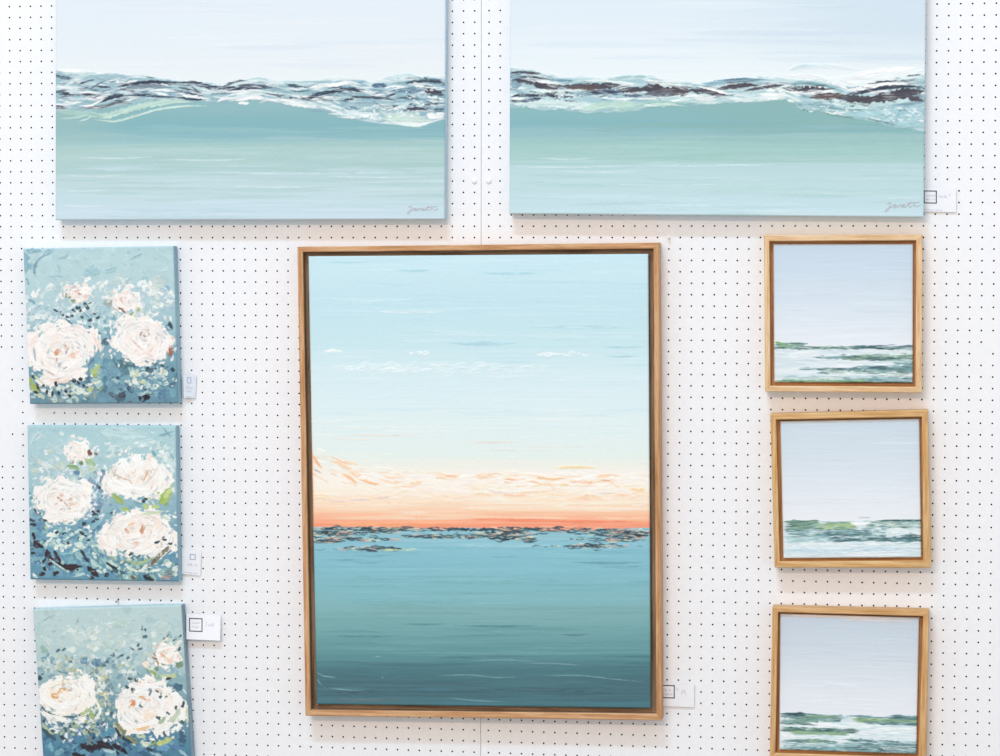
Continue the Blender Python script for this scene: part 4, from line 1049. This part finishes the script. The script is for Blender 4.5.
def sunset():
    p = Painting([(308.2, 256.2), (648.2, 253.8), (650.8, 708.2), (316.4, 704.2)], 0.042, 1.7, 31, (0.95, 0.94, 0.955))
    p.grad([(254, 'C3E3EE'), (275, 'C4E2EC'), (300, 'BFDFEA'), (335, 'C2E1EA'), (352, 'C6E3EB'), (368, 'CFE7EE'), (400, 'D6EAF0'), (430, 'DCECEE'), (455, 'DFEDEB'), (466, 'E9EDE6'), (478, 'F3EFE8'), (490, 'F8EEE2'),
            (500, 'F9E4D0'), (512, 'F9CFB2'), (521, 'F5B394'), (527, 'F19C7E'), (529.5, 'F19C7E'), (530.5, '92C2CF'), (548, '8AC1D2'), (568, '84BDCB'), (588, '82B9C4'), (604, '83B6BE'), (612, '7FB0B4'), (628, '77A9AE'),
            (645, '689BA0'), (660, '5A8C94'), (672, '4E7A83'), (686, '4A6D77'), (697, '4D7680'), (710, '4C7E8C')], 3.0, 130, 2.6, 4)
    # keep the horizon crisp
    sky = p.PY < 528.6 + (p.streaks(30, 60, 2) - .5) * 2
    wat = ~sky
    fix = sky & (np.abs(p.PY - 529) < 5)
    p.C[fix] = srgb('F19C7E')
    fix = wat & (np.abs(p.PY - 530) < 5)
    p.C[fix] = srgb('90C2D0')
    rng = p.rng
    for _ in range(190):
        y = rng.uniform(256, 440); x = rng.uniform(280, 620); L = rng.uniform(30, 150)
        i = np.interp(y, [256, 300, 345, 400, 440], [0, 1, 2, 3, 4])
        cs = [['C6E5F0', 'BDE0EC', 'CBE7F0'], ['BEDFEA', 'C6E3EC', 'B9DCE8'], ['C6E2EA', 'BDDEE8', 'CFE7EE'], ['D3E8EF', 'DBECF1', 'CEE6EE'], ['DDECEE', 'D7EAEE', 'E3EFEE']][int(round(i))]
        p.S_([(x, y), (x + L * .5, y + rng.normal(0, .8)), (x + L, y + rng.normal(0, .8))], rng.uniform(1, 4), cs[rng.integers(3)], a=.55, dry=rng.uniform(0, .4), h=.22, br=.015, taper=(.5, .5))
    for (y, x0, x1, w, c) in ((270.5, 395, 432, 2.6, 'A5D2DE'), (273.4, 478, 545, 2.6, 'A8D4E0'), (344, 448, 520, 4.6, 'AFD6E1'), (312, 360, 460, 3, 'D3E9F0'), (262, 320, 372, 2, 'B0D9E5'), (347.6, 600, 645, 1.6, '9FCAD6'), (357, 602, 640, 1.4, '9CC8D4'),
                              (327, 520, 640, 4, 'BADCE6'), (300, 310, 420, 3, 'CBE6EE')):
        p.S_([(x0, y), ((x0 + x1) / 2, y + .6), (x1, y)], w, c, a=.8, h=.25, taper=(.5, .5), dry=.15)
    p.dabs(440, 369, 110, 6, 150, ['DCECF1', 'E6F2F4', 'D5E9EF'], (.7, 1.6), (5, 18), ang=5, spread=7, a=.6, dry=.25)
    p.dabs(400, 368, 60, 5, 60, ['E9F4F6', 'E3F0F3'], (.6, 1.3), (4, 12), ang=7, spread=7, a=.7, dry=.2)
    p.dabs(335, 351.5, 10, 1, 8, ['EEF5F5'], (1, 1.8), (5, 10), ang=2, spread=4)
    p.dabs(560, 355, 26, 2, 18, ['E6F1F4'], (1, 1.8), (5, 10), ang=2, spread=4)
    p.dabs(420, 354, 14, 1, 8, ['E6F1F4'], (1, 1.6), (4, 8), ang=2, spread=4)
    for (y, x0, x1, c) in ((436, 350, 420, 'EBD9CF'), (443, 465, 520, 'EBD5CB'), (447, 520, 600, 'E3E3DE'), (428, 330, 450, 'E6EEEA'), (440, 330, 380, 'F0E6DC'), (451, 480, 560, 'E9E0D8')):
        p.S_([(x0, y), ((x0 + x1) / 2, y + .5), (x1, y)], 1.1, c, a=.85, h=.2, dry=.3)
    # warm cloud field
    sl = lambda x: np.interp(x, [310, 335, 360, 420, 650], [446, 458, 468, 474, 476])
    for _ in range(420):
        x = rng.uniform(308, 645); yt = sl(x)
        y = yt + abs(rng.normal(0, 14)) if rng.random() < .85 else rng.uniform(yt, 508)
        if y > 512: continue
        left = 1 - min(1, (x - 308) / 90)
        ang = -28 * left + rng.normal(0, 5)
        warm = ['F8D2AB', 'F9DAB8', 'F6C8A2', 'FBE4CA', 'F6C19C'] if rng.random() < (.32 + .3 * left) else ['FBF5EE', 'F7F3EF', 'F9EEE3', 'F2F0EE']
        L = rng.uniform(5, 16) * (1 if left > .3 else 1.8)
        p.dab(x, y, warm[rng.integers(len(warm))], rng.uniform(.6, 2.0), L, ang, a=.7, h=.45, dry=rng.uniform(.1, .4))
    lay(p, [(3, 'F6C08F', (342, 474), (352, 480), (358, 485)), (2.6, 'F5BE8F', (362, 481), (372, 484), (382, 486)), (2.4, 'F4B48A', (312, 455), (317, 462), (322, 470)), (3, 'F9D8B3', (334, 462), (344, 467), (354, 471)), (5, 'F9DFC6', (312, 498), (322, 497), (332, 500)),
            (2.6, 'F9DDAE', (556, 469), (575, 468), (598, 469)), (2.4, 'F9D8A6', (560, 485.6), (570, 486)), (2.4, 'F7D3A0', (628, 490), (640, 491), (645, 490)), (2.2, 'F5C69A', (536, 478), (550, 480), (568, 479)), (1.2, 'E3A98F', (600, 481), (612, 482)),
            (1.2, 'D3C9D3', (330, 502), (348, 502)), (1.2, 'CFC9D6', (350, 501), (372, 500)), (1.2, 'CFC9D2', (376, 500), (392, 497)), (1.1, 'D9D3D6', (490, 493), (520, 494)), (1.1, 'D5CFD3', (594, 494), (616, 494)), (1.3, 'C2A9A0', (314, 470), (322, 474)),
            (2, 'F3C3A2', (445, 477), (460, 477.6)), (2, 'F6CFAB', (410, 484), (424, 483)), (2, 'F3BE98', (504, 480), (520, 481)), (1.6, 'F6C9A6', (530, 482), (540, 484)), (2, 'F9D5B0', (436, 478), (446, 479))], dry=.2, a=.9)
    for _ in range(90):
        y = rng.uniform(502, 528); x = rng.uniform(300, 600); L = rng.uniform(40, 130)
        cs = [['FBEBDA', 'FAE2CC', 'F9DAC0'], ['F9D2B5', 'F7C6A6', 'FADCC4'], ['F3A284', 'F5AE8E', 'F6B994']][int(np.clip((y - 502) / 9, 0, 2))]
        p.S_([(x, y), (x + L / 2, y + rng.normal(0, .8)), (x + L, y)], rng.uniform(1, 2.6), cs[rng.integers(3)], a=.7, dry=.25, h=.3, br=.02, taper=(.4, .4))
    for (y, x0, x1, c) in ((522, 540, 640, 'F08F72'), (520, 470, 560, 'F08F72'), (521.5, 500, 610, 'EE8A6E'), (525, 315, 470, 'F3A078'), (524, 330, 400, 'F7B98A'), (513, 400, 430, 'FBE6D2'), (504, 560, 620, 'FCEBD8')):
        p.S_([(x0, y), ((x0 + x1) / 2, y + .6), (x1, y + .4)], 2.2, c, a=.75, h=.3, dry=.2)
    # open water
    for _ in range(330):
        y = rng.uniform(532, 706); x = rng.uniform(280, 620); L = rng.uniform(40, 170)
        i = np.interp(y, [532, 560, 595, 612, 640, 672, 706], range(7))
        sets = [['8FC3D2', '9CCAD6', '86BBCB'], ['86BFCD', '8FC5D2', '7DB6C6'], ['7FB8C3', '8ABFCA', '78B0B8'], ['7CADB1', '84B4B8', '78A8AA'], ['6A9DA2', '72A4A9', '639499'], ['4E7C85', '567F89', '47707A'], ['4A727D', '4E8090', '44656F']]
        cs = sets[int(np.clip(round(i), 0, 6))]
        p.S_([(x, y), (x + L * .5, y + rng.normal(0, .8)), (x + L, y + rng.normal(0, .8))], rng.uniform(1, 3.6), cs[rng.integers(3)], a=.5, dry=rng.uniform(0, .4), h=.25, br=.025, taper=(.5, .5))
    for (y, x0, x1, w, c) in ((560, 325, 365, 2, '6FA6B4'), (563, 352, 385, 1.8, '6FA8B5'), (556, 352, 396, 2, '75AEBB'), (563, 570, 645, 3, '6DA0AE'), (567, 600, 645, 3, '75A9B6'), (557, 490, 520, 2, '78B0BD'), (626, 455, 540, 2.6, '578C93'), (624, 400, 450, 1.8, '5B9094'),
                              (634.5, 560, 590, 1.5, '507079'), (636, 330, 400, 2.4, '5F8F94'), (691, 320, 400, 3, '456570'), (689, 470, 640, 4, '486A75'), (699, 320, 420, 2.4, '64757D'), (582, 430, 560, 3, '7DB3BB'), (546, 440, 560, 4, '9BCBD9')):
        p.S_([(x0, y), ((x0 + x1) / 2, y + .8), (x1, y)], w, c, a=.8, h=.3, dry=.2, taper=(.5, .5))
    for ln in ([(470, 661), (505, 660.4), (540, 661.6)], [(436, 676), (470, 675), (497, 677.6), (516, 677)], [(545, 676), (580, 675.6), (612, 679), (645, 682)], [(448, 697.4), (475, 700.4), (505, 701.6)], [(322, 676), (338, 678)], [(330, 688), (346, 689.6), (368, 691)], [(520, 663), (560, 664), (580, 665.6)],
               [(317, 679), (321, 684), (327, 690)], [(316, 672), (324, 676), (334, 677)], [(375, 657), (382, 657)], [(382, 678), (384, 677)]):
        p.S_(ln, .9, '8FB3BB', a=.8, h=1.0, dry=.25)
    # reefs on the horizon
    dk = ['2F4450', '3B5560', '46626B', '2B3A45']
    lt = ['E9C3B0', 'C9DDD3', 'F3D5B9', '9FC9CE', 'DCE3C0', 'E6B3A3']
    lay(p, [(2.6, '34505C', (315, 529.6), (370, 530), (420, 530)), (2.8, '2E5463', (420, 529.6), (470, 530.4), (520, 530)), (2.2, '34505C', (505, 529.6), (570, 530), (648, 530.4))], rag=.6)
    def reef(cx, cy, rx, ry, n):
        for _ in range(int(n * 1.7)):
            x = cx + rx * rng.normal(0, .5); y = cy + ry * rng.uniform(-1, 1) * max(.15, 1 - abs(x - cx) / rx * .8)
            c = dk if rng.random() < .68 else lt
            p.dab(x, y, c[rng.integers(len(c))], rng.uniform(.5, 1.15), rng.uniform(4, 14), rng.normal(-2, 4), h=.9, dry=rng.uniform(0, .25))
    reef(345, 532, 60, 4, 90); reef(325, 539, 26, 7, 60); reef(372, 549.5, 34, 2.6, 40); reef(368, 540, 30, 2, 22); reef(432, 537, 26, 2.4, 34); reef(400, 530, 70, 2, 60)
    reef(470, 537.5, 28, 1.8, 24); reef(505, 535, 26, 7, 90); reef(530, 540, 10, 3, 18); reef(560, 530.5, 60, 2, 60); reef(626, 535, 30, 5, 90); reef(594, 547, 34, 3, 44); reef(610, 540.5, 34, 1.8, 26); reef(520, 530, 40, 1.6, 30)
    p.dabs(400, 551, 16, .8, 8, ['D5DFB0', 'C3DBC0'], (.8, 1.3), (6, 14), ang=-1, spread=2)
    p.dabs(575, 530, 60, 1.5, 20, ['D97B66', 'F3AE93'], (.8, 1.5), (5, 12), ang=0, spread=4)
    p.smear(900, 2.0, (.35, .8), (4, 14), 0, 4, .03, .85, lambda x, y: 527 < y < 552, .8)
    p.smear(900, 3, (.5, 1.4), (4, 14), lambda x, y: -24 * max(0, 1 - (x - 308) / 80), 7, .015, .7, lambda x, y: 455 < y < 512, .4)
    # raw left margin shows warm ground
    g = (1 - sstep(0, 3, p.PX - np.interp(p.PY, [256, 704], [308.2, 316.4]))) * sstep(440, 460, p.PY) * (1 - sstep(524, 529, p.PY)) * .6
    p.C = p.C * (1 - g[..., None]) + srgb('F3B58C') * g[..., None]
    return p

def small_sea(quad, seed, horizon, tilt, bands, stops, y_end, lit):
    p = Painting(quad, 0.036, 2.2, seed, lit)
    x0 = quad[0][0]
    p.grad(stops, 3.0, 60, 2.4, seed, None)
    hy = lambda x: horizon + tilt * (x - x0)
    rng = p.rng
    for _ in range(90):
        y = rng.uniform(quad[0][1], horizon - 4); x = rng.uniform(x0 - 20, x0 + 120); L = rng.uniform(20, 80)
        c = np.array([np.interp(y, [s[0] for s in stops], [srgb(s[1])[k] for s in stops]) for k in range(3)]) + rng.normal(0, .012)
        p.stroke([(x, y), (x + L / 2, y + rng.normal(0, .6)), (x + L, y + tilt * L)], rng.uniform(1, 3.6), np.clip(c, 0, 1), a=.6, dry=rng.uniform(0, .4), h=.22, br=.012, taper=(.5, .5))
    # base water
    wm = sstep(-.5, .5, p.PY - (horizon + tilt * (p.PX - x0)))
    n = p.streaks(26, 1.6, seed + 2)
    c = srgb('E4ECF2') * n[..., None] + srgb('CBDDE6') * (1 - n[..., None])
    p.C = p.C * (1 - wm[..., None]) + c * wm[..., None]
    for _ in range(110):
        y = rng.uniform(horizon + 1, y_end + 4); x = rng.uniform(x0 - 20, x0 + 130); L = rng.uniform(14, 60)
        y = y + tilt * (x - x0)
        if y > hy(x) + 1:
            p.S_([(x, y), (x + L / 2, y + tilt * L / 2 + rng.normal(0, .4)), (x + L, y + tilt * L)], rng.uniform(.7, 2), ['E6EEF4', 'D5E3EB', 'EDF2F7', 'BDD4DE', 'DCE8EF'][rng.integers(5)], a=.75, dry=.25, h=.3, taper=(.5, .5))
    for (x1, x2, ya, yb, dens, cols) in bands:
        for _ in range(int(dens * 1.8)):
            x = rng.uniform(x1, x2); s = (x - x1) / max(1, x2 - x1)
            y = rng.uniform(ya, yb); L = rng.uniform(5, 18)
            y = y + tilt * (x - x0)
            p.S_([(x, y), (x + L / 2, y + tilt * L / 2 + rng.normal(0, .5)), (min(x + L, x2 + 6), y + tilt * L + rng.normal(0, .3))], rng.uniform(.45, 1.3), cols[rng.integers(len(cols))], a=.8, dry=rng.uniform(0, .35), h=.5, taper=(.4, .5))
    p.smear(900, 2.2, (.4, 1.0), (3, 12), 0, 5, .03, .8, lambda x, y: y > hy(x) + .5, .6)
    return p

GRN = ['7FA58F', '5F8580', '93B39A', '47696B', '6D9690', 'A3BF9A', '3E5A5E']
TEA = ['6F9AA2', '86ADB4', '557B84', '9FC2C8', '3F5E68', '7BA5A9']
PAL_W = ['E3EEF2', 'F0F6F8', 'CFE2E8', 'B9D5DC']
DRK = ['34505A', '3F5F62', '2F454E', '557A78']

def sea_top():
    st = [(243, 'C2D4E5'), (270, 'C7D8E8'), (300, 'D0DEEB'), (325, 'DAE4EF'), (346, 'E3E9F3')]
    b = [(773, 800, 343, 347, 26, GRN), (775, 870, 346, 349, 40, GRN), (850, 912, 345.4, 349, 40, TEA + DRK), (770, 912, 347.5, 348.6, 20, DRK),
         (812, 850, 356.6, 358.4, 20, DRK + TEA), (840, 912, 355, 360, 70, GRN + DRK), (860, 912, 354.6, 356, 14, ['93B39A', 'A9C7AC']),
         (795, 912, 368.2, 370, 40, DRK + TEA), (815, 912, 370, 374, 50, GRN + PAL_W), (850, 912, 366, 372, 50, TEA + DRK), (890, 912, 360, 370, 30, TEA),
         (774, 912, 375, 379, 60, ['A9C7CC', 'C3DBDF', '86ADB4', 'E3EEF2']), (840, 912, 377, 383, 60, TEA), (774, 860, 379.6, 382, 50, ['7FB08F', '93B98F', '5F8F84']), (774, 912, 381.6, 383, 20, ['3E5A50', '4F7468'])]
    p = small_sea([(773.3, 244.2), (913.2, 244), (912.8, 383), (774.2, 382.2)], 41, 346.5, 0.0, b, st, 382, (0.95, 0.935, 0.96))
    lay(p, [(2.4, '86B37F', (775, 342.4), (781, 343.6), (788, 346)), (2, '7DA98C', (778, 346), (792, 347)), (1.2, 'D9E6EC', (800, 374.6), (840, 375.4), (900, 374))])
    return p

def sea_middle():
    st = [(419, 'C4D2DF'), (424, 'C7D6E4'), (450, 'CCD9E5'), (480, 'D6DFEA'), (505, 'DFE5EE'), (520, 'E3E8F0')]
    b = [(783, 812, 520.6, 523, 30, DRK + GRN), (783, 850, 522, 530, 110, GRN), (820, 850, 524, 529, 30, ['A3BF8A', '93B384', 'B3CCA0']), (876, 920, 520.5, 522.4, 40, DRK), (860, 920, 522, 529, 70, TEA + GRN + PAL_W),
         (783, 880, 530, 537, 100, TEA + ['93B39A', 'A9C7CC']), (812, 866, 534, 536, 30, DRK + TEA), (870, 920, 529, 535, 40, PAL_W), (783, 830, 537, 542, 40, ['A3C6CC', 'B9D5DA', '86B0B8']), (825, 920, 538, 541.6, 90, DRK + TEA), (888, 920, 535.5, 540, 40, TEA + DRK),
         (783, 920, 543, 547, 40, PAL_W), (783, 920, 547.6, 551.5, 50, ['B3D0DE', 'BFD6E4', 'A6C6D6', 'C9DDEA']), (783, 920, 551, 557, 50, ['C9DDE8', 'BCD5E0', 'DDE8F0'])]
    p = small_sea([(780.2, 421.4), (919.4, 418.8), (921.4, 557.4), (783.4, 558.4)], 42, 521.5, -0.004, b, st, 558, (0.92, 0.90, 0.925))
    lay(p, [(1.2, 'B3C3D0', (858, 517.6), (872, 517.4)), (2, 'C9D1D8', (783, 422.4), (850, 421.4), (918, 420.4)), (3, 'EEF3F7', (850, 523), (862, 524), (872, 522))])
    return p

def sea_bottom():
    st = [(613, 'C6CDD6'), (620, 'BECBD9'), (640, 'C3D0DD'), (665, 'CDD7E2'), (690, 'D9E0E9'), (716, 'DFE5EE')]
    b = [(779, 835, 713.5, 720, 100, GRN + TEA), (779, 800, 713, 715, 20, DRK), (800, 835, 715, 717, 30, ['86A58A', '5F8078']), (835, 916, 713.6, 716.4, 50, TEA + PAL_W), (885, 916, 712.6, 716, 40, DRK + TEA), (850, 916, 716, 719.6, 70, ['93B38A', 'A3BF8F', '6D9078', '7FA58F']),
         (860, 916, 719, 721.4, 30, DRK + TEA), (779, 812, 720, 724, 50, TEA + GRN), (779, 852, 727, 731, 110, DRK + GRN + ['5B6B73']), (786, 840, 731, 733.6, 40, ['86A98F', '93B38F', '7FA58F']), (812, 916, 722, 727, 40, PAL_W), (779, 850, 733.6, 738, 40, PAL_W),
         (850, 916, 724, 738, 40, PAL_W), (782, 830, 739, 741.4, 40, DRK + GRN), (779, 880, 741, 749, 90, ['A3C2C6', '86ADB0', '6D9A9A', 'BCD5D9']), (779, 916, 745, 751, 90, TEA + ['4F7A7C']), (842, 916, 737, 748, 150, DRK + TEA + ['B9D5DC', 'A3C6CC'])]
    p = small_sea([(780.2, 613.8), (919.2, 617.8), (916.4, 754.2), (779.2, 749.6)], 43, 713.3, 0.030, b, st, 750, (0.885, 0.87, 0.89))
    lay(p, [(2.6, 'D9D3D3', (781, 615.4), (840, 617), (918, 619.8)), (1.6, 'CFC6C6', (840, 620), (917, 622.6)), (2, 'EEF3F6', (806, 722.6), (830, 725), (850, 727)), (1.2, 'B9D5DC', (880, 748), (912, 750))])
    return p

W_C = pig
def woods(base, dark, light, ibase, idark):
    r = []
    for ax in ('x', 'z'):
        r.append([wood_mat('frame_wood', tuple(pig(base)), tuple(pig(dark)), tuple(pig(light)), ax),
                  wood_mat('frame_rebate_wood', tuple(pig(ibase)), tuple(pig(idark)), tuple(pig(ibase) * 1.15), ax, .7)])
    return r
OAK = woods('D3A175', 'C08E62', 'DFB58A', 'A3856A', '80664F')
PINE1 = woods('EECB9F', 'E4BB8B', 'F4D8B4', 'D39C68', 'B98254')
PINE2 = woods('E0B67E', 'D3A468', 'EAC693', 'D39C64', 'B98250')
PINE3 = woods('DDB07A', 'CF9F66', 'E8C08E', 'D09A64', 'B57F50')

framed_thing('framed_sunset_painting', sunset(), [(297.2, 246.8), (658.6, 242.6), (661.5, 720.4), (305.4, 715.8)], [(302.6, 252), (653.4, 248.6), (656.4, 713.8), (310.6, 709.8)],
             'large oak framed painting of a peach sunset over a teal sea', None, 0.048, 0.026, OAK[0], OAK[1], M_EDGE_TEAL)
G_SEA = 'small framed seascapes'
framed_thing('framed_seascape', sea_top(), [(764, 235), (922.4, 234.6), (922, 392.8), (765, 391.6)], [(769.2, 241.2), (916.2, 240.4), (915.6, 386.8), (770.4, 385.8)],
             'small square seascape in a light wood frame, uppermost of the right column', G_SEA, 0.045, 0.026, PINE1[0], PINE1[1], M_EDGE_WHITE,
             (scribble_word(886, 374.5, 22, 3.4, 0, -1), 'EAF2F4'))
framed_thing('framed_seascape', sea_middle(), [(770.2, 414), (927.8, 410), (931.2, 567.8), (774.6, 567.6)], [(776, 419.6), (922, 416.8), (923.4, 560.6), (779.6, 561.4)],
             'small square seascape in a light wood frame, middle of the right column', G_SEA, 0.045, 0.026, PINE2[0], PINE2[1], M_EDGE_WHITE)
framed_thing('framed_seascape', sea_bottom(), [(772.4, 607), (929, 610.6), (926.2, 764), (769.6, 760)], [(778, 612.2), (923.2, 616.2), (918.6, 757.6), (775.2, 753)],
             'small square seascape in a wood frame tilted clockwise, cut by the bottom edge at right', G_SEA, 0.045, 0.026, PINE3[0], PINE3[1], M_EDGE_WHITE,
             (scribble_word(884, 745.5, 24, 3.2, 0, .6), 'DCE8EA'))

# ------------------------------------------------------------------ price cards
M_CARD = noise_mat('white_card', (0.86, 0.865, 0.89), (0.88, 0.885, 0.91), (90, 90, 90), 0.6, 0.2)
M_CARD_SHADE = noise_mat('shaded_card_blue', (0.72, 0.78, 0.86), (0.76, 0.82, 0.89), (90, 90, 90), 0.6, 0.2)  # bluish shade mixed into the card's own colour
M_INK = noise_mat('dark_ink', (0.06, 0.06, 0.07), (0.10, 0.10, 0.11), (300, 300, 300), 0.8, 0.05)
M_INK_PALE = noise_mat('pale_ink', (0.30, 0.36, 0.46), (0.38, 0.44, 0.54), (300, 300, 300), 0.8, 0.05)
M_INK_TEXT = noise_mat('grey_lilac_ink', (0.50, 0.49, 0.58), (0.60, 0.58, 0.66), (300, 300, 300), 0.8, 0.05)

def price_card(quad, depths, label, square, texts, cardmat=M_CARD, ink=M_INK, lw=.0022):
    """quad in frame coordinates tl,tr,br,bl with its own distance off the board per corner; square in 0..1 card units; texts (u0,u1,v,h)"""
    q = [np.array(at(x, y, d)) for (x, y), d in zip(quad, depths)]
    c0 = sum(q) / 4
    b = Vector((c0[0], 0, c0[2]))
    t = thing('price_card', b, label, 'card', 'price cards')
    def pt(u, v_, off=0.0):
        p = (q[0] * (1 - u) + q[1] * u) * (1 - v_) + (q[3] * (1 - u) + q[2] * u) * v_
        return np.array([p[0], p[1] - off, p[2]])
    V, Fc = [], []
    N = 5
    for off in (0.0005, -0.0005):
        for j in range(N):
            for i in range(N):
                V.append(tuple(pt(i / (N - 1), j / (N - 1), off)))
    for j in range(N - 1):
        for i in range(N - 1):
            a = j * N + i
            Fc.append((a + N, a + N + 1, a + 1, a))
            a += N * N
            Fc.append((a, a + 1, a + N + 1, a + N))
    loop = [i for i in range(N)] + [N * k + N - 1 for k in range(1, N)] + [N * (N - 1) + i for i in range(N - 2, -1, -1)] + [N * k for k in range(N - 2, 0, -1)]
    for k in range(len(loop)):
        a, c = loop[k], loop[(k + 1) % len(loop)]
        Fc.append((a, c, c + N * N, a + N * N))
    mesh('card', V, Fc, cardmat, t, b)
    wid = np.linalg.norm(q[1] - q[0]); hei = np.linalg.norm(q[3] - q[0])
    def bars(name, rects, m, off=0.0009):
        V, Fc = [], []
        for (u0, v0, u1, v1) in rects:
            n0 = len(V)
            for o in (off, 0.0004):
                for (u, w) in ((u0, v0), (u1, v0), (u1, v1), (u0, v1)):
                    V.append(tuple(pt(u, w, o)))
            Fc += [(n0 + 3, n0 + 2, n0 + 1, n0), (n0, n0 + 1, n0 + 5, n0 + 4), (n0 + 1, n0 + 2, n0 + 6, n0 + 5), (n0 + 2, n0 + 3, n0 + 7, n0 + 6), (n0 + 3, n0, n0 + 4, n0 + 7)]
        return mesh(name, V, Fc, m, t, b)
    if square:
        u0, v0, u1, v1 = square
        a, c = lw / wid, lw / hei
        bars('printed_square', [(u0, v0, u1, v0 + c), (u0, v1 - c, u1, v1), (u0, v0 + c, u0 + a, v1 - c), (u1 - a, v0 + c, u1, v1 - c)], ink)
    rng = np.random.default_rng(int(quad[0][0]))
    rects = []
    for (u0, u1, v0, h) in texts:
        u = u0
        while u < u1:
            w = rng.uniform(.0012, .003) / wid
            hh = h * rng.uniform(.55, 1)
            vv = v0 + (h - hh) * rng.choice([0, 1, .5])
            # each letter a stem with a cross stroke
            rects.append((u, vv, u + .0009 / wid, vv + hh))
            rects.append((u, vv + hh * rng.uniform(.1, .8), min(u + w, u1), vv + hh * .1 + hh * rng.uniform(.15, .8)) if False else (u, vv + hh * .45, min(u + w, u1), vv + hh * .45 + .0009 / hei))
            u += w + rng.uniform(.0006, .0016) / wid + (.003 / wid if rng.random() < .18 else 0)
    if rects:
        bars('printed_text', rects, M_INK_TEXT, .0007)
    return t

price_card([(920.6, 187.4), (956.4, 188.2), (956.2, 212.2), (920.6, 211.4)], [.004] * 4, 'white price card beside the lower right corner of the right wave painting',
           (.085, .12, .455, .66), [(.16, .40, .28, .10), (.16, .40, .44, .10), (.52, .72, .30, .14), (.80, .84, .22, .10), (.10, .62, .90, .05)])
price_card([(183.4, 374.6), (196.6, 375.6), (195.4, 398.2), (184.0, 397.6)], [.012, .003, .003, .012], 'narrow price card, tinted with bluish shade, by the right edge of the top rose painting',
           (.28, .10, .60, .36), [(.2, .7, .48, .14), (.25, .6, .68, .08), (.2, .95, .92, .04)], M_CARD_SHADE, M_INK_PALE, .0013)
price_card([(181.8, 548.8), (201.2, 550.2), (200.6, 575.8), (181.8, 573.8)], [.004, .003, .003, .004], 'pale price card with a small grey square by the middle rose painting',
           (.42, .18, .72, .40), [(.30, .85, .54, .12), (.15, .55, .90, .05), (.62, .85, .90, .05)], M_CARD, M_INK_PALE, .0016)
price_card([(186.2, 613.6), (220.8, 615.0), (220.2, 640.6), (186.4, 639.2)], [.004, .004, .015, .015], 'white price card standing proud beside the bottom rose painting',
           (.085, .16, .475, .69), [(.17, .40, .30, .10), (.17, .40, .46, .10), (.58, .84, .28, .20)])
price_card([(658.8, 682.6), (694.4, 683.6), (694.2, 707.2), (658.8, 706)], [.004] * 4, 'white price card beside the lower right corner of the large sunset frame',
           (.085, .09, .45, .655), [(.14, .40, .25, .11), (.14, .40, .42, .11), (.50, .56, .18, .14), (.64, .80, .28, .22), (.04, .10, .84, .07)])

# ------------------------------------------------------------------ screws, pegs and a nail in the board
M_CAP = noise_mat('white_screw_cap', (0.86, 0.865, 0.875), (0.885, 0.89, 0.90), (120, 120, 120), 0.45, 0.3)
M_PEG = noise_mat('cream_peg', (0.86, 0.80, 0.70), (0.90, 0.85, 0.76), (120, 120, 120), 0.5, 0.3)
M_NAIL = noise_mat('dull_brown_metal', (0.36, 0.30, 0.27), (0.48, 0.41, 0.37), (200, 200, 200), 0.45, 0.4)

def lathe(name, prof, centre, mat, parent, base, n=20, axis='y'):
    """prof: (radius, distance off the board)"""
    V, Fc = [], []
    for r, d in prof:
        for k in range(n):
            a = 2 * math.pi * k / n
            V.append((centre.x + r * math.cos(a), -d, centre.z + r * math.sin(a)))
    for j in range(len(prof) - 1):
        for k in range(n):
            k2 = (k + 1) % n
            Fc.append((j * n + k, j * n + k2, (j + 1) * n + k2, (j + 1) * n + k))
    Fc.append(tuple(range(n))[::-1])
    Fc.append(tuple((len(prof) - 1) * n + k for k in range(n)))
    return mesh(name, V, Fc, mat, parent, base, smooth=True)

def screw(col_x, row, label):
    z = -(row - 34) * P + ZOFF
    c = Vector((col_x, 0, z))
    o = lathe('panel_screw', [(.0064, 0.0), (.0064, .0008), (.0056, .0026), (.0040, .0036), (.0018, .0040)], c, M_CAP, None, c)
    o.location = c
    tag(o, label, 'screw', 'panel screws')
screw(0.0, 16, 'white screw head just left of the seam, between the wave paintings')
screw(XR0, 16, 'white screw head just right of the seam, between the wave paintings')

c = Vector((XR0 + 16 * P, 0, -(21 - 34) * P + ZOFF))
o = lathe('board_peg', [(.0018, .0), (.0026, .001), (.0028, .009), (.0022, .011), (.001, .0115)], c, M_PEG, None, c)
o.location = c
tag(o, 'tiny cream peg in the board by the upper right corner of the sunset frame', 'peg')

c0 = at(118.2, 600.8, 0.0)
c = Vector((c0.x, 0, c0.z))
t = thing('hanging_nail', c, 'small brown nail sticking out just above the bottom rose painting', 'nail')
lathe('nail_shank', [(.0013, 0.0), (.0013, .014)], c, M_NAIL, t, c, 12)
lathe('nail_head', [(.0013, .0135), (.0028, .0142), (.0028, .0152), (.0016, .0160)], c, M_NAIL, t, c, 14)
